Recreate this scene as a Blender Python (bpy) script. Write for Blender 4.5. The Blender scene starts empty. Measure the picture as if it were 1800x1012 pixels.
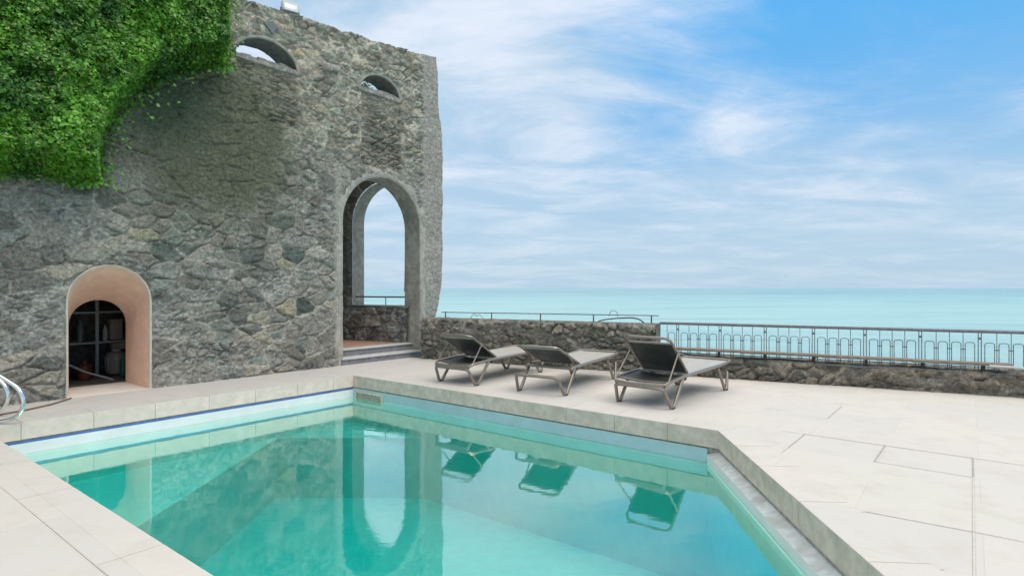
import bpy, bmesh, math, random
import numpy as np
from mathutils import Vector, Matrix
random.seed(7); rng = np.random.default_rng(7)
R = math.radians
scn = bpy.context.scene; C = scn.collection

# ------------------------------------------------------------------ camera
FP = 1021.0; HC = 1.35            # focal length in 1800-px units, eye height over the terrace
cam = bpy.data.objects.new('camera', bpy.data.cameras.new('camera')); C.objects.link(cam)
cam.location = (0, 0, HC); cam.rotation_euler = (R(90), 0, 0)
cam.data.sensor_width = 36; cam.data.lens = 36 * FP / 1800.0
cam.data.clip_start = 0.05; cam.data.clip_end = 90000
scn.camera = cam

# ------------------------------------------------------------------ node helper
class NT:
    def __init__(s, tree): s.t = tree; s.n = tree.nodes; s.l = tree.links
    def new(s, typ, ins=None, **props):
        nd = s.n.new(typ)
        for k, v in props.items(): setattr(nd, k, v)
        for k, v in (ins or {}).items():
            sock = nd.inputs[k]
            if isinstance(v, bpy.types.NodeSocket): s.l.new(v, sock)
            else: sock.default_value = v
        return nd
    def math(s, op, a, b=None, c=None, clamp=False):
        nd = s.n.new('ShaderNodeMath'); nd.operation = op; nd.use_clamp = clamp
        for i, v in enumerate((a, b, c)):
            if v is None: continue
            if isinstance(v, bpy.types.NodeSocket): s.l.new(v, nd.inputs[i])
            else: nd.inputs[i].default_value = v
        return nd.outputs[0]
    def vmath(s, op, a, b=None, out=0):
        nd = s.n.new('ShaderNodeVectorMath'); nd.operation = op
        for i, v in enumerate((a, b)):
            if v is None: continue
            if isinstance(v, bpy.types.NodeSocket): s.l.new(v, nd.inputs[i])
            else: nd.inputs[i].default_value = v
        return nd.outputs[out]
    def mix(s, fac, a, b, blend='MIX'):
        nd = s.n.new('ShaderNodeMix'); nd.data_type = 'RGBA'; nd.blend_type = blend
        for sock, v in ((nd.inputs[0], fac), (nd.inputs[6], a), (nd.inputs[7], b)):
            if isinstance(v, bpy.types.NodeSocket): s.l.new(v, sock)
            elif isinstance(v, (int, float)): sock.default_value = v
            else: sock.default_value = (*v, 1)
        return nd.outputs[2]
    def ramp(s, fac, lo, hi, a=0.0, b=1.0, smooth=True):
        nd = s.n.new('ShaderNodeMapRange'); nd.interpolation_type = 'SMOOTHSTEP' if smooth else 'LINEAR'
        s.l.new(fac, nd.inputs[0])
        for i, v in zip((1, 2, 3, 4), (lo, hi, a, b)): nd.inputs[i].default_value = v
        return nd.outputs[0]

# ------------------------------------------------------------------ world: Nishita sky with high cloud
SUN_DIR = Vector((0.52, -0.40, .95)).normalized()
world = bpy.data.worlds.new("World"); scn.world = world; world.use_nodes = True
w = NT(world.node_tree); w.n.clear()
sky = w.new('ShaderNodeTexSky', sky_type='NISHITA', sun_disc=False)
sky.sun_elevation = math.asin(SUN_DIR.z); sky.sun_rotation = math.atan2(SUN_DIR.x, SUN_DIR.y)
tc = w.new('ShaderNodeTexCoord'); d = w.vmath('NORMALIZE', tc.outputs['Generated'])
sp = w.new('ShaderNodeSeparateXYZ', {0: d}); dx, dy, dz = sp.outputs
zz = w.math('MAXIMUM', dz, 0.0); den = w.math('ADD', zz, 0.13)
pc = w.new('ShaderNodeCombineXYZ', {0: w.math('DIVIDE', dx, den), 1: w.math('DIVIDE', dy, den), 2: 0.0}).outputs[0]
mp = w.new('ShaderNodeMapping', {0: pc, 'Rotation': (0, 0, R(-38)), 'Scale': (0.75, 1.15, 1.0), 'Location': (1.3, .4, 0)}).outputs[0]
n1 = w.new('ShaderNodeTexNoise', {0: mp, 'Scale': 0.75, 'Detail': 9.0, 'Roughness': 0.63, 'Distortion': 1.3}).outputs[0]
mp2 = w.new('ShaderNodeMapping', {0: pc, 'Rotation': (0, 0, R(14)), 'Scale': (0.8, 1.2, 1.0), 'Location': (4.3, 2.4, 0)}).outputs[0]
n2 = w.new('ShaderNodeTexNoise', {0: mp2, 'Scale': 1.3, 'Detail': 10.0, 'Roughness': 0.62, 'Distortion': 0.5}).outputs[0]
def lobe(px, py, width, sx=1.0):
    """soft patch of sky round a direction, 0..1"""
    v = Vector(((px - 900) / FP, 1, (506 - py) / FP)).normalized()
    a = w.vmath('SUBTRACT', d, tuple(v))
    a = w.vmath('MULTIPLY', a, (1 / sx, 1 / sx, 1.0))
    ln = w.vmath('LENGTH', a, out=1)
    return w.ramp(ln, width, 0.0)
blue_hole = w.math('MAXIMUM', lobe(1490, 30, .46, 1.4), w.math('MULTIPLY', lobe(1240, 120, .36, 1.3), .85))
bright = w.math('ADD', lobe(900, 195, .16, 1.7), w.math('MULTIPLY', lobe(1500, 310, .14, 2.4), .6))
haze_l = lobe(700, 120, .75)
cl = w.math('ADD', w.math('MULTIPLY', n1, .9), w.math('MULTIPLY', n2, .45))
cl = w.math('ADD', cl, w.math('MULTIPLY', bright, .24))
cl = w.math('ADD', cl, w.math('MULTIPLY', haze_l, .22))
cl = w.math('SUBTRACT', cl, w.math('MULTIPLY', blue_hole, .21))
cm = w.ramp(cl, .42, .88)
hz = w.ramp(dz, 0.0, .42)
base = w.mix(hz, (.42, .59, .74), (.11, .43, .84))
cloudc = w.mix(w.ramp(n2, .35, .68), (.41, .59, .77), (.74, .81, .92))
colr = w.mix(cm, base, cloudc)
streak = w.math('MULTIPLY', w.ramp(n2, .50, .70), w.ramp(dz, .30, .02))
colr = w.mix(w.math('MULTIPLY', streak, .32), colr, (.58, .69, .80))
colr = w.mix(w.math('MULTIPLY', w.ramp(dz, .26, 0.0), .62), colr, (.45, .61, .735))
veil = w.ramp(dz, .50, .85)                      # bright cloud overhead, out of view, added to raise the light
colr = w.mix(w.math('MULTIPLY', veil, .9), colr, (2.15, 2.02, 1.80))
bgA = w.new('ShaderNodeBackground', {0: sky.outputs[0], 1: 0.10})
bgB = w.new('ShaderNodeBackground', {0: colr, 1: 1.0})
mixs = w.new('ShaderNodeMixShader', {0: 0.94, 1: bgA.outputs[0], 2: bgB.outputs[0]})
out = w.new('ShaderNodeOutputWorld', {0: mixs.outputs[0]})

sun = bpy.data.objects.new('sun', bpy.data.lights.new('sun', 'SUN')); C.objects.link(sun)
sun.data.energy = 1.35; sun.data.angle = R(32); sun.data.color = (1, .965, .91)
sun.rotation_euler = SUN_DIR.to_track_quat('Z', 'Y').to_euler()
scn.view_settings.view_transform = 'Standard'; scn.view_settings.look = 'None'
scn.view_settings.exposure = 0.15; scn.view_settings.gamma = 1.0
scn.cycles.transparent_max_bounces = 16; scn.cycles.max_bounces = 8

# ------------------------------------------------------------------ object helpers
def tag(o, label=None, cat=None, group=None, kind=None):
    if label: o['label'] = label
    if cat: o['category'] = cat
    if group: o['group'] = group
    if kind: o['kind'] = kind
    return o
def empty(name, loc=(0, 0, 0), rz=0.0, **k):
    o = bpy.data.objects.new(name, None); C.objects.link(o)
    o.location = loc; o.rotation_euler = (0, 0, rz); o.empty_display_size = .2
    return tag(o, **k)
class MB:
    def __init__(s): s.v = []; s.f = []; s.c = []
    def add(s, vs, fs, col=None):
        b = len(s.v); s.v += [tuple(x) for x in vs]; s.f += [tuple(b + i for i in f) for f in fs]
        if col is not None: s.c += [col] * len(vs)
        return s
    def box(s, c, size, rz=0.0, bev=0.0, rx=0.0, ry=0.0):
        bm = bmesh.new(); bmesh.ops.create_cube(bm, size=1)
        bmesh.ops.scale(bm, vec=size, verts=bm.verts)
        if bev: bmesh.ops.bevel(bm, geom=bm.edges[:], offset=bev, segments=2, affect='EDGES', profile=.5)
        M = Matrix.Translation(c) @ Matrix.Rotation(rz, 4, 'Z') @ Matrix.Rotation(ry, 4, 'Y') @ Matrix.Rotation(rx, 4, 'X')
        bm.transform(M); bm.verts.index_update()
        s.add([v.co[:] for v in bm.verts], [[v.index for v in f.verts] for f in bm.faces]); bm.free(); return s
    def tube(s, pts, r, seg=8, cap=True, corner=0.0):
        P = [Vector(p) for p in pts]
        if corner > 0: P = round_path(P, corner)
        n = len(P); T = []
        for i in range(n):
            t = (P[min(i + 1, n - 1)] - P[max(i - 1, 0)]); T.append(t.normalized())
        up = Vector((0, 0, 1)) if abs(T[0].z) < .9 else Vector((1, 0, 0))
        a = T[0].cross(up).normalized(); vs = []; rr = r if hasattr(r, '__len__') else [r] * n
        for i in range(n):
            a = (a - T[i] * a.dot(T[i])).normalized(); b = T[i].cross(a)
            for k in range(seg):
                th = 2 * math.pi * k / seg; vs.append(P[i] + (a * math.cos(th) + b * math.sin(th)) * rr[i])
        fs = [(i * seg + k, i * seg + (k + 1) % seg, (i + 1) * seg + (k + 1) % seg, (i + 1) * seg + k) for i in range(n - 1) for k in range(seg)]
        if cap: fs += [tuple(range(seg))[::-1], tuple((n - 1) * seg + k for k in range(seg))]
        return s.add(vs, fs)
    def lathe(s, c, prof, seg=24):
        vs = [(c[0] + r * math.cos(2 * math.pi * k / seg), c[1] + r * math.sin(2 * math.pi * k / seg), c[2] + z) for r, z in prof for k in range(seg)]
        n = len(prof)
        fs = [(i * seg + k, i * seg + (k + 1) % seg, (i + 1) * seg + (k + 1) % seg, (i + 1) * seg + k) for i in range(n - 1) for k in range(seg)]
        fs += [tuple(range(seg))[::-1], tuple((n - 1) * seg + k for k in range(seg))]
        return s.add(vs, fs)
    def build(s, name, mat, parent=None, smooth=True, ang=35):
        me = bpy.data.meshes.new(name); me.from_pydata(s.v, [], s.f); me.update()
        if s.c:
            at = me.color_attributes.new('Col', 'FLOAT_COLOR', 'POINT')
            at.data.foreach_set('color', np.array([(*c, 1) for c in s.c], dtype=np.float32).ravel())
        me.materials.append(mat)
        if smooth:
            me.polygons.foreach_set('use_smooth', [True] * len(me.polygons))
            me.set_sharp_from_angle(angle=R(ang))
        o = bpy.data.objects.new(name, me); C.objects.link(o)
        if parent: o.parent = parent
        return o
def round_path(P, rad, k=5):
    out = [P[0]]
    for i in range(1, len(P) - 1):
        a, b, c = P[i - 1], P[i], P[i + 1]
        r = min(rad, (a - b).length * .48, (c - b).length * .48)
        p0 = b + (a - b).normalized() * r; p1 = b + (c - b).normalized() * r
        for j in range(k + 1):
            t = j / k; out.append(p0 * (1 - t) ** 2 + b * 2 * t * (1 - t) + p1 * t * t)
    out.append(P[-1]); return out
def copy_tree(o, parent=None):
    c = o.copy(); C.objects.link(c)
    if parent: c.parent = parent
    for ch in [x for x in bpy.data.objects if x.parent == o]: copy_tree(ch, c)
    return c
def ground(px, py, z=0.0):
    """point of a horizontal plane seen at a photo pixel (used to measure the plan of the terrace)"""
    Y = (HC - z) * FP / (py - 506); return Vector(((px - 900) / FP * Y, Y, z))

# ------------------------------------------------------------------ materials
def mat(name, col=(.5, .5, .5), rough=.6, metal=0.0, spec=.5, build=None):
    m = bpy.data.materials.new(name); m.use_nodes = True; t = NT(m.node_tree)
    b = t.n['Principled BSDF']; b.inputs['Base Color'].default_value = (*col, 1); b.inputs['Roughness'].default_value = rough
    b.inputs['Metallic'].default_value = metal; b.inputs['Specular IOR Level'].default_value = spec
    if build: build(t, b)
    return m
def noisy(col, amt=.25, scale=30, bump=.15, bscale=120, dist=.004, rough=.6, metal=0, spec=.5, name='m', col2=None, scale2=2.0):
    def f(t, b):
        g = t.new('ShaderNodeTexCoord').outputs['Object']
        n = t.new('ShaderNodeTexNoise', {0: g, 'Scale': scale, 'Detail': 6.0, 'Roughness': .6}).outputs[0]
        lo = tuple(c * (1 - amt) for c in col); hi = tuple(min(1, c * (1 + amt)) for c in col)
        cc = t.mix(t.ramp(n, .3, .7), lo, hi)
        if col2:
            n3 = t.new('ShaderNodeTexNoise', {0: g, 'Scale': scale2, 'Detail': 5.0}).outputs[0]
            cc = t.mix(t.math('MULTIPLY', t.ramp(n3, .45, .7), .7), cc, col2)
        t.l.new(cc, b.inputs['Base Color'])
        n2 = t.new('ShaderNodeTexNoise', {0: g, 'Scale': bscale, 'Detail': 5.0}).outputs[0]
        bp = t.new('ShaderNodeBump', {'Height': n2, 'Strength': bump, 'Distance': dist}); t.l.new(bp.outputs[0], b.inputs['Normal'])
    return mat(name, col, rough, metal, spec, f)

def stone_build(t, b):
    g = t.new('ShaderNodeTexCoord').outputs['Object']
    a = t.new('ShaderNodeAttribute', attribute_name='Col').outputs['Color']
    n = t.new('ShaderNodeTexNoise', {0: g, 'Scale': 26.0, 'Detail': 8.0, 'Roughness': .7}).outputs[0]
    sp_ = t.new('ShaderNodeTexNoise', {0: g, 'Scale': 90.0, 'Detail': 4.0, 'Roughness': .8}).outputs[0]
    c = t.mix(1.0, a, t.mix(t.ramp(n, .28, .72), (.62, .62, .60), (1.42, 1.40, 1.36)), 'MULTIPLY')
    c = t.mix(t.math('MULTIPLY', t.ramp(sp_, .60, .72), .45), c, (.42, .42, .38))
    c = t.mix(t.math('MULTIPLY', t.ramp(sp_, .40, .28), .45), c, (.07, .075, .07))
    t.l.new(c, b.inputs['Base Color'])
    vo = t.new('ShaderNodeTexVoronoi', {0: g, 'Scale': 22.0}, feature='DISTANCE_TO_EDGE').outputs[0]
    gd = t.vmath('ADD', g, t.vmath('MULTIPLY', t.new('ShaderNodeTexNoise', {0: g, 'Scale': 7.0, 'Detail': 5.0, 'Roughness': .7}).outputs[1], (.22, .22, .22)))
    ck = t.new('ShaderNodeTexVoronoi', {0: t.vmath('MULTIPLY', gd, (1, 1, 1.7)), 'Scale': 7.5}, feature='DISTANCE_TO_EDGE').outputs[0]
    ckm = t.math('MULTIPLY', t.ramp(ck, .035, .0), t.ramp(n, .42, .60))
    c = t.mix(t.math('MULTIPLY', ckm, .5), c, (.055, .055, .05)); 
    wl = t.math('MULTIPLY', t.math('MULTIPLY', t.ramp(ck, .13, .05), t.ramp(ck, .02, .05)), t.ramp(sp_, .5, .62)); c = t.mix(t.math('MULTIPLY', wl, .55), c, (.46, .45, .41))
    t.l.new(c, b.inputs['Base Color'])
    hgt = t.math('ADD', t.math('MULTIPLY', n, 1.0), t.math('MULTIPLY', sp_, .35))
    hgt = t.math('ADD', hgt, t.math('MULTIPLY', t.ramp(vo, 0, .08), .18))
    hgt = t.math('SUBTRACT', hgt, t.math('MULTIPLY', ckm, .8))
    bp = t.new('ShaderNodeBump', {'Height': hgt, 'Strength': 1.0, 'Distance': .03}); t.l.new(bp.outputs[0], b.inputs['Normal'])
M_stone = mat('rubble_stone', rough=.92, spec=.25, build=stone_build)
M_plaster = noisy((.38, .36, .315), .22, 9, .8, 45, .02, .95, spec=.2, name='weathered_render', col2=(.28, .26, .225), scale2=3.2)
M_sillstone = noisy((.28, .265, .23), .35, 9, .9, 40, .02, .95, spec=.2, name='sill_stone', col2=(.18, .18, .165), scale2=6)
M_dark_plaster = noisy((.17, .165, .145), .3, 9, .8, 45, .02, .95, spec=.2, name='dark_render', col2=(.10, .10, .09))  # darker render copy: shade of linings and interiors put into the colour
M_pink = noisy((.80, .545, .415), .08, 7, .35, 40, .006, .9, spec=.2, name='pink_plaster', col2=(.74, .52, .41), scale2=5)
M_cream = noisy((.55, .54, .47), .12, 20, .2, 80, .003, .7, name='cream_trim')
M_marble = noisy((.46, .46, .44), .12, 8, .15, 60, .003, .6, name='step_marble')
M_riser = noisy((.20, .20, .21), .2, 12, .3, 60, .004, .8, name='step_riser')
M_tile = noisy((.36, .21, .16), .15, 6, .2, 60, .003, .6, name='terracotta_floor')
M_black = mat('dark_void', (.008, .009, .008), .9)
AXR = math.atan2(-.618, .786)            # paving runs parallel to the far pool edge
def deck_build(t, b):
    g = t.new('ShaderNodeTexCoord').outputs['Object']
    m = t.new('ShaderNodeMapping', {0: g, 'Rotation': (0, 0, -AXR), 'Location': (.55, .14, 0)}).outputs[0]
    br = t.new('ShaderNodeTexBrick', {0: m, 'Color1': (.0, 0, 0, 1), 'Color2': (1, 1, 1, 1), 'Mortar': (.5, .5, .5, 1), 'Scale': 1.0, 'Mortar Size': .0035,
                'Mortar Smooth': .3, 'Bias': 0.0, 'Brick Width': 1.22, 'Row Height': .605})
    n = t.new('ShaderNodeTexNoise', {0: g, 'Scale': .9, 'Detail': 7.0, 'Roughness': .6}).outputs[0]
    n2 = t.new('ShaderNodeTexNoise', {0: g, 'Scale': 30.0, 'Detail': 6.0, 'Roughness': .7}).outputs[0]
    n3 = t.new('ShaderNodeTexNoise', {0: g, 'Scale': 3.2, 'Detail': 6.0, 'Roughness': .65}).outputs[0]
    c = t.mix(t.ramp(n, .35, .65), (.51, .49, .45), (.525, .49, .455))
    c = t.mix(t.math('MULTIPLY', br.outputs[0], .55), c, (.455, .45, .435))
    c = t.mix(t.math('MULTIPLY', t.ramp(n3, .46, .70), .55), c, (.44, .415, .375))
    c = t.mix(t.math('MULTIPLY', t.ramp(n2, .55, .75), .25), c, (.40, .37, .33))
    c = t.mix(t.math('MULTIPLY', br.outputs[1], t.math('MULTIPLY', t.math('ADD', t.ramp(n3, .35, .70), .5), .30)), c, (.36, .33, .29))
    t.l.new(c, b.inputs['Base Color'])
    hh = t.math('SUBTRACT', t.math('MULTIPLY', n2, .5), t.math('MULTIPLY', br.outputs[1], .8))
    bp = t.new('ShaderNodeBump', {'Height': hh, 'Strength': .25, 'Distance': .004}); t.l.new(bp.outputs[0], b.inputs['Normal'])
M_deck = mat('terrace_paving', rough=.72, spec=.3, build=deck_build)
M_cope = noisy((.66, .62, .55), .06, 14, .3, 70, .003, .7, name='coping_stone', col2=(.56, .52, .45), scale2=2.5)
M_copeface = noisy((.58, .49, .41), .14, 10, .35, 60, .004, .8, name='coping_stone_weathered_shaded', col2=(.45, .385, .31), scale2=4)  # blotched coping face, darker because its shaded side is put into the colour
M_joint = noisy((.32, .295, .26), .3, 30, name='joint_sand')
M_jointpale = noisy((.48, .45, .40), .1, 30, name='joint_pale')
M_liner = noisy((.55, .82, .74), .05, 6, .05, 30, .002, .5, name='pool_liner')
M_band = noisy((.34, .50, .53), .06, 5, .1, 30, .003, .45, name='liner_band')
M_bandw = noisy((.68, .70, .69), .04, 5, .1, 30, .003, .4, name='white_band')
M_blue = noisy((.05, .16, .42), .2, 8, .1, 30, .002, .5, name='blue_tape')
M_ledge = noisy((.50, .55, .56), .14, 14, .3, 70, .004, .8, name='concrete_ledge', col2=(.36, .37, .35), scale2=5)
M_alu = noisy((.27, .235, .20), .06, 40, .03, 200, .001, .32, metal=.55, name='taupe_metal')
M_sling = mat('charcoal_sling', (.035, .037, .037), .62)
def weave(t, b):
    g = t.new('ShaderNodeTexCoord').outputs['Object']
    wv = t.new('ShaderNodeTexWave', {0: g, 'Scale': 60.0}).outputs[1]; n = t.new('ShaderNodeTexNoise', {0: g, 'Scale': 5.0, 'Detail': 4.0}).outputs[0]
    t.l.new(t.mix(t.ramp(n, .3, .7), (.028, .032, .031), (.05, .052, .05)), b.inputs['Base Color'])
    bp = t.new('ShaderNodeBump', {'Height': wv, 'Strength': .2, 'Distance': .002}); t.l.new(bp.outputs[0], b.inputs['Normal'])
M_sling = mat('charcoal_sling', rough=.55, build=weave)
M_seat = noisy((.37, .36, .325), .10, 12, .2, 200, .001, .45, name='sheen_grey_sling')  # seat cloth made paler: its glancing sheen is put into the colour
M_rail = noisy((.14, .16, .165), .3, 25, .3, 90, .003, .55, metal=.3, name='painted_iron', col2=(.16, .13, .11), scale2=6)
M_railtop = noisy((.15, .15, .165), .2, 15, .2, 80, .003, .5, metal=.2, name='handrail_paint')
M_wood = noisy((.20, .155, .115), .25, 12, .3, 60, .004, .75, name='old_wood', col2=(.19, .14, .12), scale2=3)
M_blackiron = mat('black_iron', (.02, .02, .02), .6)
M_chrome = noisy((.80, .82, .82), .03, 10, .0, 30, .001, .10, metal=1.0, name='polished_steel')
M_pvc = noisy((.45, .46, .44), .1, 9, name='grey_pvc')
M_red = mat('red_plastic', (.16, .035, .03), .4)
M_green = mat('green_plastic', (.03, .14, .09), .45)
M_box = noisy((.36, .31, .24), .1, 8, name='beige_plastic')
M_slate = noisy((.15, .17, .165), .15, 8, .3, 50, .004, .8, name='slate')

# water: Fresnel mix of clear and mirror surface over a tinted absorbing volume
def water_mat():
    m = bpy.data.materials.new('pool_water'); m.use_nodes = True; t = NT(m.node_tree); t.n.clear()
    g = t.new('ShaderNodeTexCoord').outputs['Object']
    mp = t.new('ShaderNodeMapping', {0: g, 'Rotation': (0, 0, R(20)), 'Scale': (1.0, 1.6, 1.0)}).outputs[0]
    n1 = t.new('ShaderNodeTexNoise', {0: mp, 'Scale': 2.6, 'Detail': 2.0, 'Roughness': .5, 'Distortion': .4}).outputs[0]
    n2 = t.new('ShaderNodeTexNoise', {0: mp, 'Scale': 17.0, 'Detail': 3.0, 'Roughness': .6}).outputs[0]
    patch = t.ramp(t.new('ShaderNodeTexNoise', {0: g, 'Scale': .9, 'Detail': 2.0}).outputs[0], .40, .62)
    h = t.math('ADD', t.math('MULTIPLY', n1, .35), t.math('MULTIPLY', t.math('MULTIPLY', n2, .12), t.math('ADD', patch, .25)))
    bp = t.new('ShaderNodeBump', {'Height': h, 'Strength': .055, 'Distance': .05})
    fr = t.new('ShaderNodeFresnel', {'IOR': 1.45, 'Normal': bp.outputs[0]}).outputs[0]
    tr = t.new('ShaderNodeBsdfTransparent', {0: (1, 1, 1, 1)})
    gl = t.new('ShaderNodeBsdfGlossy', {'Color': (1.15, 1.15, 1.13, 1), 'Roughness': 0.0, 'Normal': bp.outputs[0]})
    fac = t.math('ADD', t.math('MULTIPLY', fr, 1.3), .14, clamp=True)
    mx = t.new('ShaderNodeMixShader', {0: fac, 1: tr.outputs[0], 2: gl.outputs[0]})
    ab = t.new('ShaderNodeVolumeAbsorption', {'Color': (.0, .915, .925, 1), 'Density': 1.25})
    o = t.new('ShaderNodeOutputMaterial', {0: mx.outputs[0], 1: ab.outputs[0]}); return m
M_water = water_mat()
def sea_build(t, b):
    g = t.new('ShaderNodeTexCoord').outputs['Object']
    mp = t.new('ShaderNodeMapping', {0: g, 'Rotation': (0, 0, R(12)), 'Scale': (.35, 1.0, 1.0)}).outputs[0]
    n1 = t.new('ShaderNodeTexNoise', {0: mp, 'Scale': .006, 'Detail': 7.0, 'Roughness': .6}).outputs[0]
    n2 = t.new('ShaderNodeTexNoise', {0: mp, 'Scale': .35, 'Detail': 8.0, 'Roughness': .65}).outputs[0]
    n3 = t.new('ShaderNodeTexNoise', {0: mp, 'Scale': .0012, 'Detail': 5.0, 'Roughness': .6}).outputs[0]
    s = t.new('ShaderNodeSeparateXYZ', {0: g}); dist = s.outputs[1]
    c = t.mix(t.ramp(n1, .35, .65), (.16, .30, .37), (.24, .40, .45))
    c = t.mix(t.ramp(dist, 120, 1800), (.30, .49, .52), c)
    c = t.mix(t.math('MULTIPLY', t.ramp(n3, .45, .65), .4), c, (.17, .33, .41))
    n4 = t.new('ShaderNodeTexNoise', {0: t.vmath('MULTIPLY', mp, (.5, 1, 1)), 'Scale': .05, 'Detail': 6.0, 'Roughness': .7}).outputs[0]
    c = t.mix(t.math('MULTIPLY', t.ramp(n4, .48, .62), .30), c, (.42, .60, .62)); c = t.mix(t.math('MULTIPLY', t.ramp(n4, .48, .36), .35), c, (.13, .30, .37))
    t.l.new(c, b.inputs['Base Color'])
    bp = t.new('ShaderNodeBump', {'Height': n2, 'Strength': 1.0, 'Distance': 2.0}); t.l.new(bp.outputs[0], b.inputs['Normal'])
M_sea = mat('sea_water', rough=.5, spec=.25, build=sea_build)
M_cliff = noisy((.20, .18, .15), .4, .6, .8, 3, .2, .95, name='cliff_rock')

# ------------------------------------------------------------------ plan of the place
W0 = Vector((-5.3, 7.3, 0)); U = Vector((.629, .777, 0)).normalized(); NO = Vector((U.y, -U.x, 0))   # wall foot, its run, its outward normal
def wpt(s, z, off=0.0): p = W0 + U * s + NO * off; return (p.x, p.y, z)
def WP(px, py, off=0.0):
    """(s, z) on the wall plane (shifted outwards by off) of a measured photo point"""
    k = (px - 900) / FP; o = W0 + NO * off
    s = (k * o.y - o.x) / (U.x - k * U.y); Y = o.y + U.y * s
    return s, HC - (py - 506) * Y / FP
SL = Vector((.896, -.444, 0)).normalized(); SN = Vector((SL.y, -SL.x, 0))      # sea parapet run; SN points back to the pool
S0 = Vector((3.2, 8.7, 0))
def spt(r, z, off=0.0): p = S0 + SL * r + SN * off; return (p.x, p.y, z)
def SR(px):
    k = (px - 900) / FP; return (k * S0.y - S0.x) / (SL.x - k * SL.y)
PA = Vector((-2.45, 8.95, 0)); PB = Vector((1.947, 5.49, 0)); PD = Vector((-5.10, 5.58, 0)); PE = Vector((1.57, .43, 0))
POOL = [PA, PB, PE, PD]
def inset(poly, dist):
    """move each edge of the (clockwise from above) polygon inwards by its distance"""
    n = len(poly); L = []
    ds = dist if hasattr(dist, '__len__') else [dist] * n
    cen = sum(poly, Vector()) / n
    for i in range(n):
        a, b = poly[i], poly[(i + 1) % n]; e = (b - a).normalized(); nn = Vector((e.y, -e.x, 0))
        if nn.dot(cen - a) < 0: nn = -nn
        L.append((a + nn * ds[i], e))
    out = []
    for i in range(n):
        (p, e), (q, f) = L[i - 1], L[i]
        det = e.x * -f.y + f.x * e.y; tt = ((q.x - p.x) * -f.y + f.x * (q.y - p.y)) / det
        out.append(p + e * tt)
    return out

# ------------------------------------------------------------------ numpy noise + rubble masonry
def vnoise(x, y, seed):
    xi = np.floor(x).astype(np.int64); yi = np.floor(y).astype(np.int64); fx = x - xi; fy = y - yi
    def h(a, b):
        v = (a * 374761393 + b * 668265263 + seed * 1442695041) & 0xffffffff
        v = ((v ^ (v >> 13)) * 1274126177) & 0xffffffff; return ((v ^ (v >> 16)) & 0xffff) / 65535.0
    fx = fx * fx * (3 - 2 * fx); fy = fy * fy * (3 - 2 * fy)
    return (h(xi, yi) * (1 - fx) + h(xi + 1, yi) * fx) * (1 - fy) + (h(xi, yi + 1) * (1 - fx) + h(xi + 1, yi + 1) * fx) * fy
def fbm(x, y, seed, o=4):
    r = 0; a = .5
    for i in range(o): r = r + a * vnoise(x * 2 ** i, y * 2 ** i, seed + i * 17); a *= .5
    return r
def hash2(a, b, seed):
    v = (a * 374761393 + b * 668265263 + seed * 974634777) & 0xffffffff
    v = ((v ^ (v >> 13)) * 1274126177) & 0xffffffff; v = ((v ^ (v >> 15)) * 2246822519) & 0xffffffff
    return ((v ^ (v >> 16)) & 0xffff) / 65535.0
def voronoi(x, y, sx, sy, seed, drop=.3):
    gx = x / sx; gy = y / sy; ix = np.floor(gx).astype(np.int64); iy = np.floor(gy).astype(np.int64)
    F1 = np.full(x.shape, 1e9); F2 = F1.copy(); c1 = np.zeros(x.shape + (2,)); c2 = c1.copy(); ida = np.zeros(x.shape, np.int64); idb = ida.copy()
    for j in range(-2, 3):
        for i in range(-2, 3):
            a = ix + i; b = iy + j
            px = (a + .08 + .84 * hash2(a, b, seed) + .5 * (b % 2)) ; py = b + .12 + .76 * hash2(a, b, seed + 1)
            dd = (gx - px) ** 2 + (gy - py) ** 2 + np.where(hash2(a, b, seed + 2) < drop, 1e6, 0)
            n1 = dd < F1; n2 = (~n1) & (dd < F2)
            c2[n1] = c1[n1]; F2[n1] = F1[n1]
            F1[n1] = dd[n1]; c1[..., 0][n1] = px[n1]; c1[..., 1][n1] = py[n1]; ida[n1] = a[n1]; idb[n1] = b[n1]
            F2[n2] = dd[n2]; c2[..., 0][n2] = px[n2]; c2[..., 1][n2] = py[n2]
    edge = (F2 - F1) / (2 * np.hypot(c2[..., 0] - c1[..., 0], c2[..., 1] - c1[..., 1]) + 1e-6)
    return edge * min(sx, sy), ida, idb, (gx - c1[..., 0]) * sx, (gy - c1[..., 1]) * sy
def sstep(x, a, b): t = np.clip((x - a) / (b - a), 0, 1); return t * t * (3 - 2 * t)
PAL = np.array([(.19, .185, .17), (.205, .20, .185), (.18, .18, .17), (.215, .205, .185), (.165, .18, .168), (.23, .225, .205), (.20, .19, .175), (.25, .232, .20), (.18, .19, .178), (.22, .215, .20)])
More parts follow.
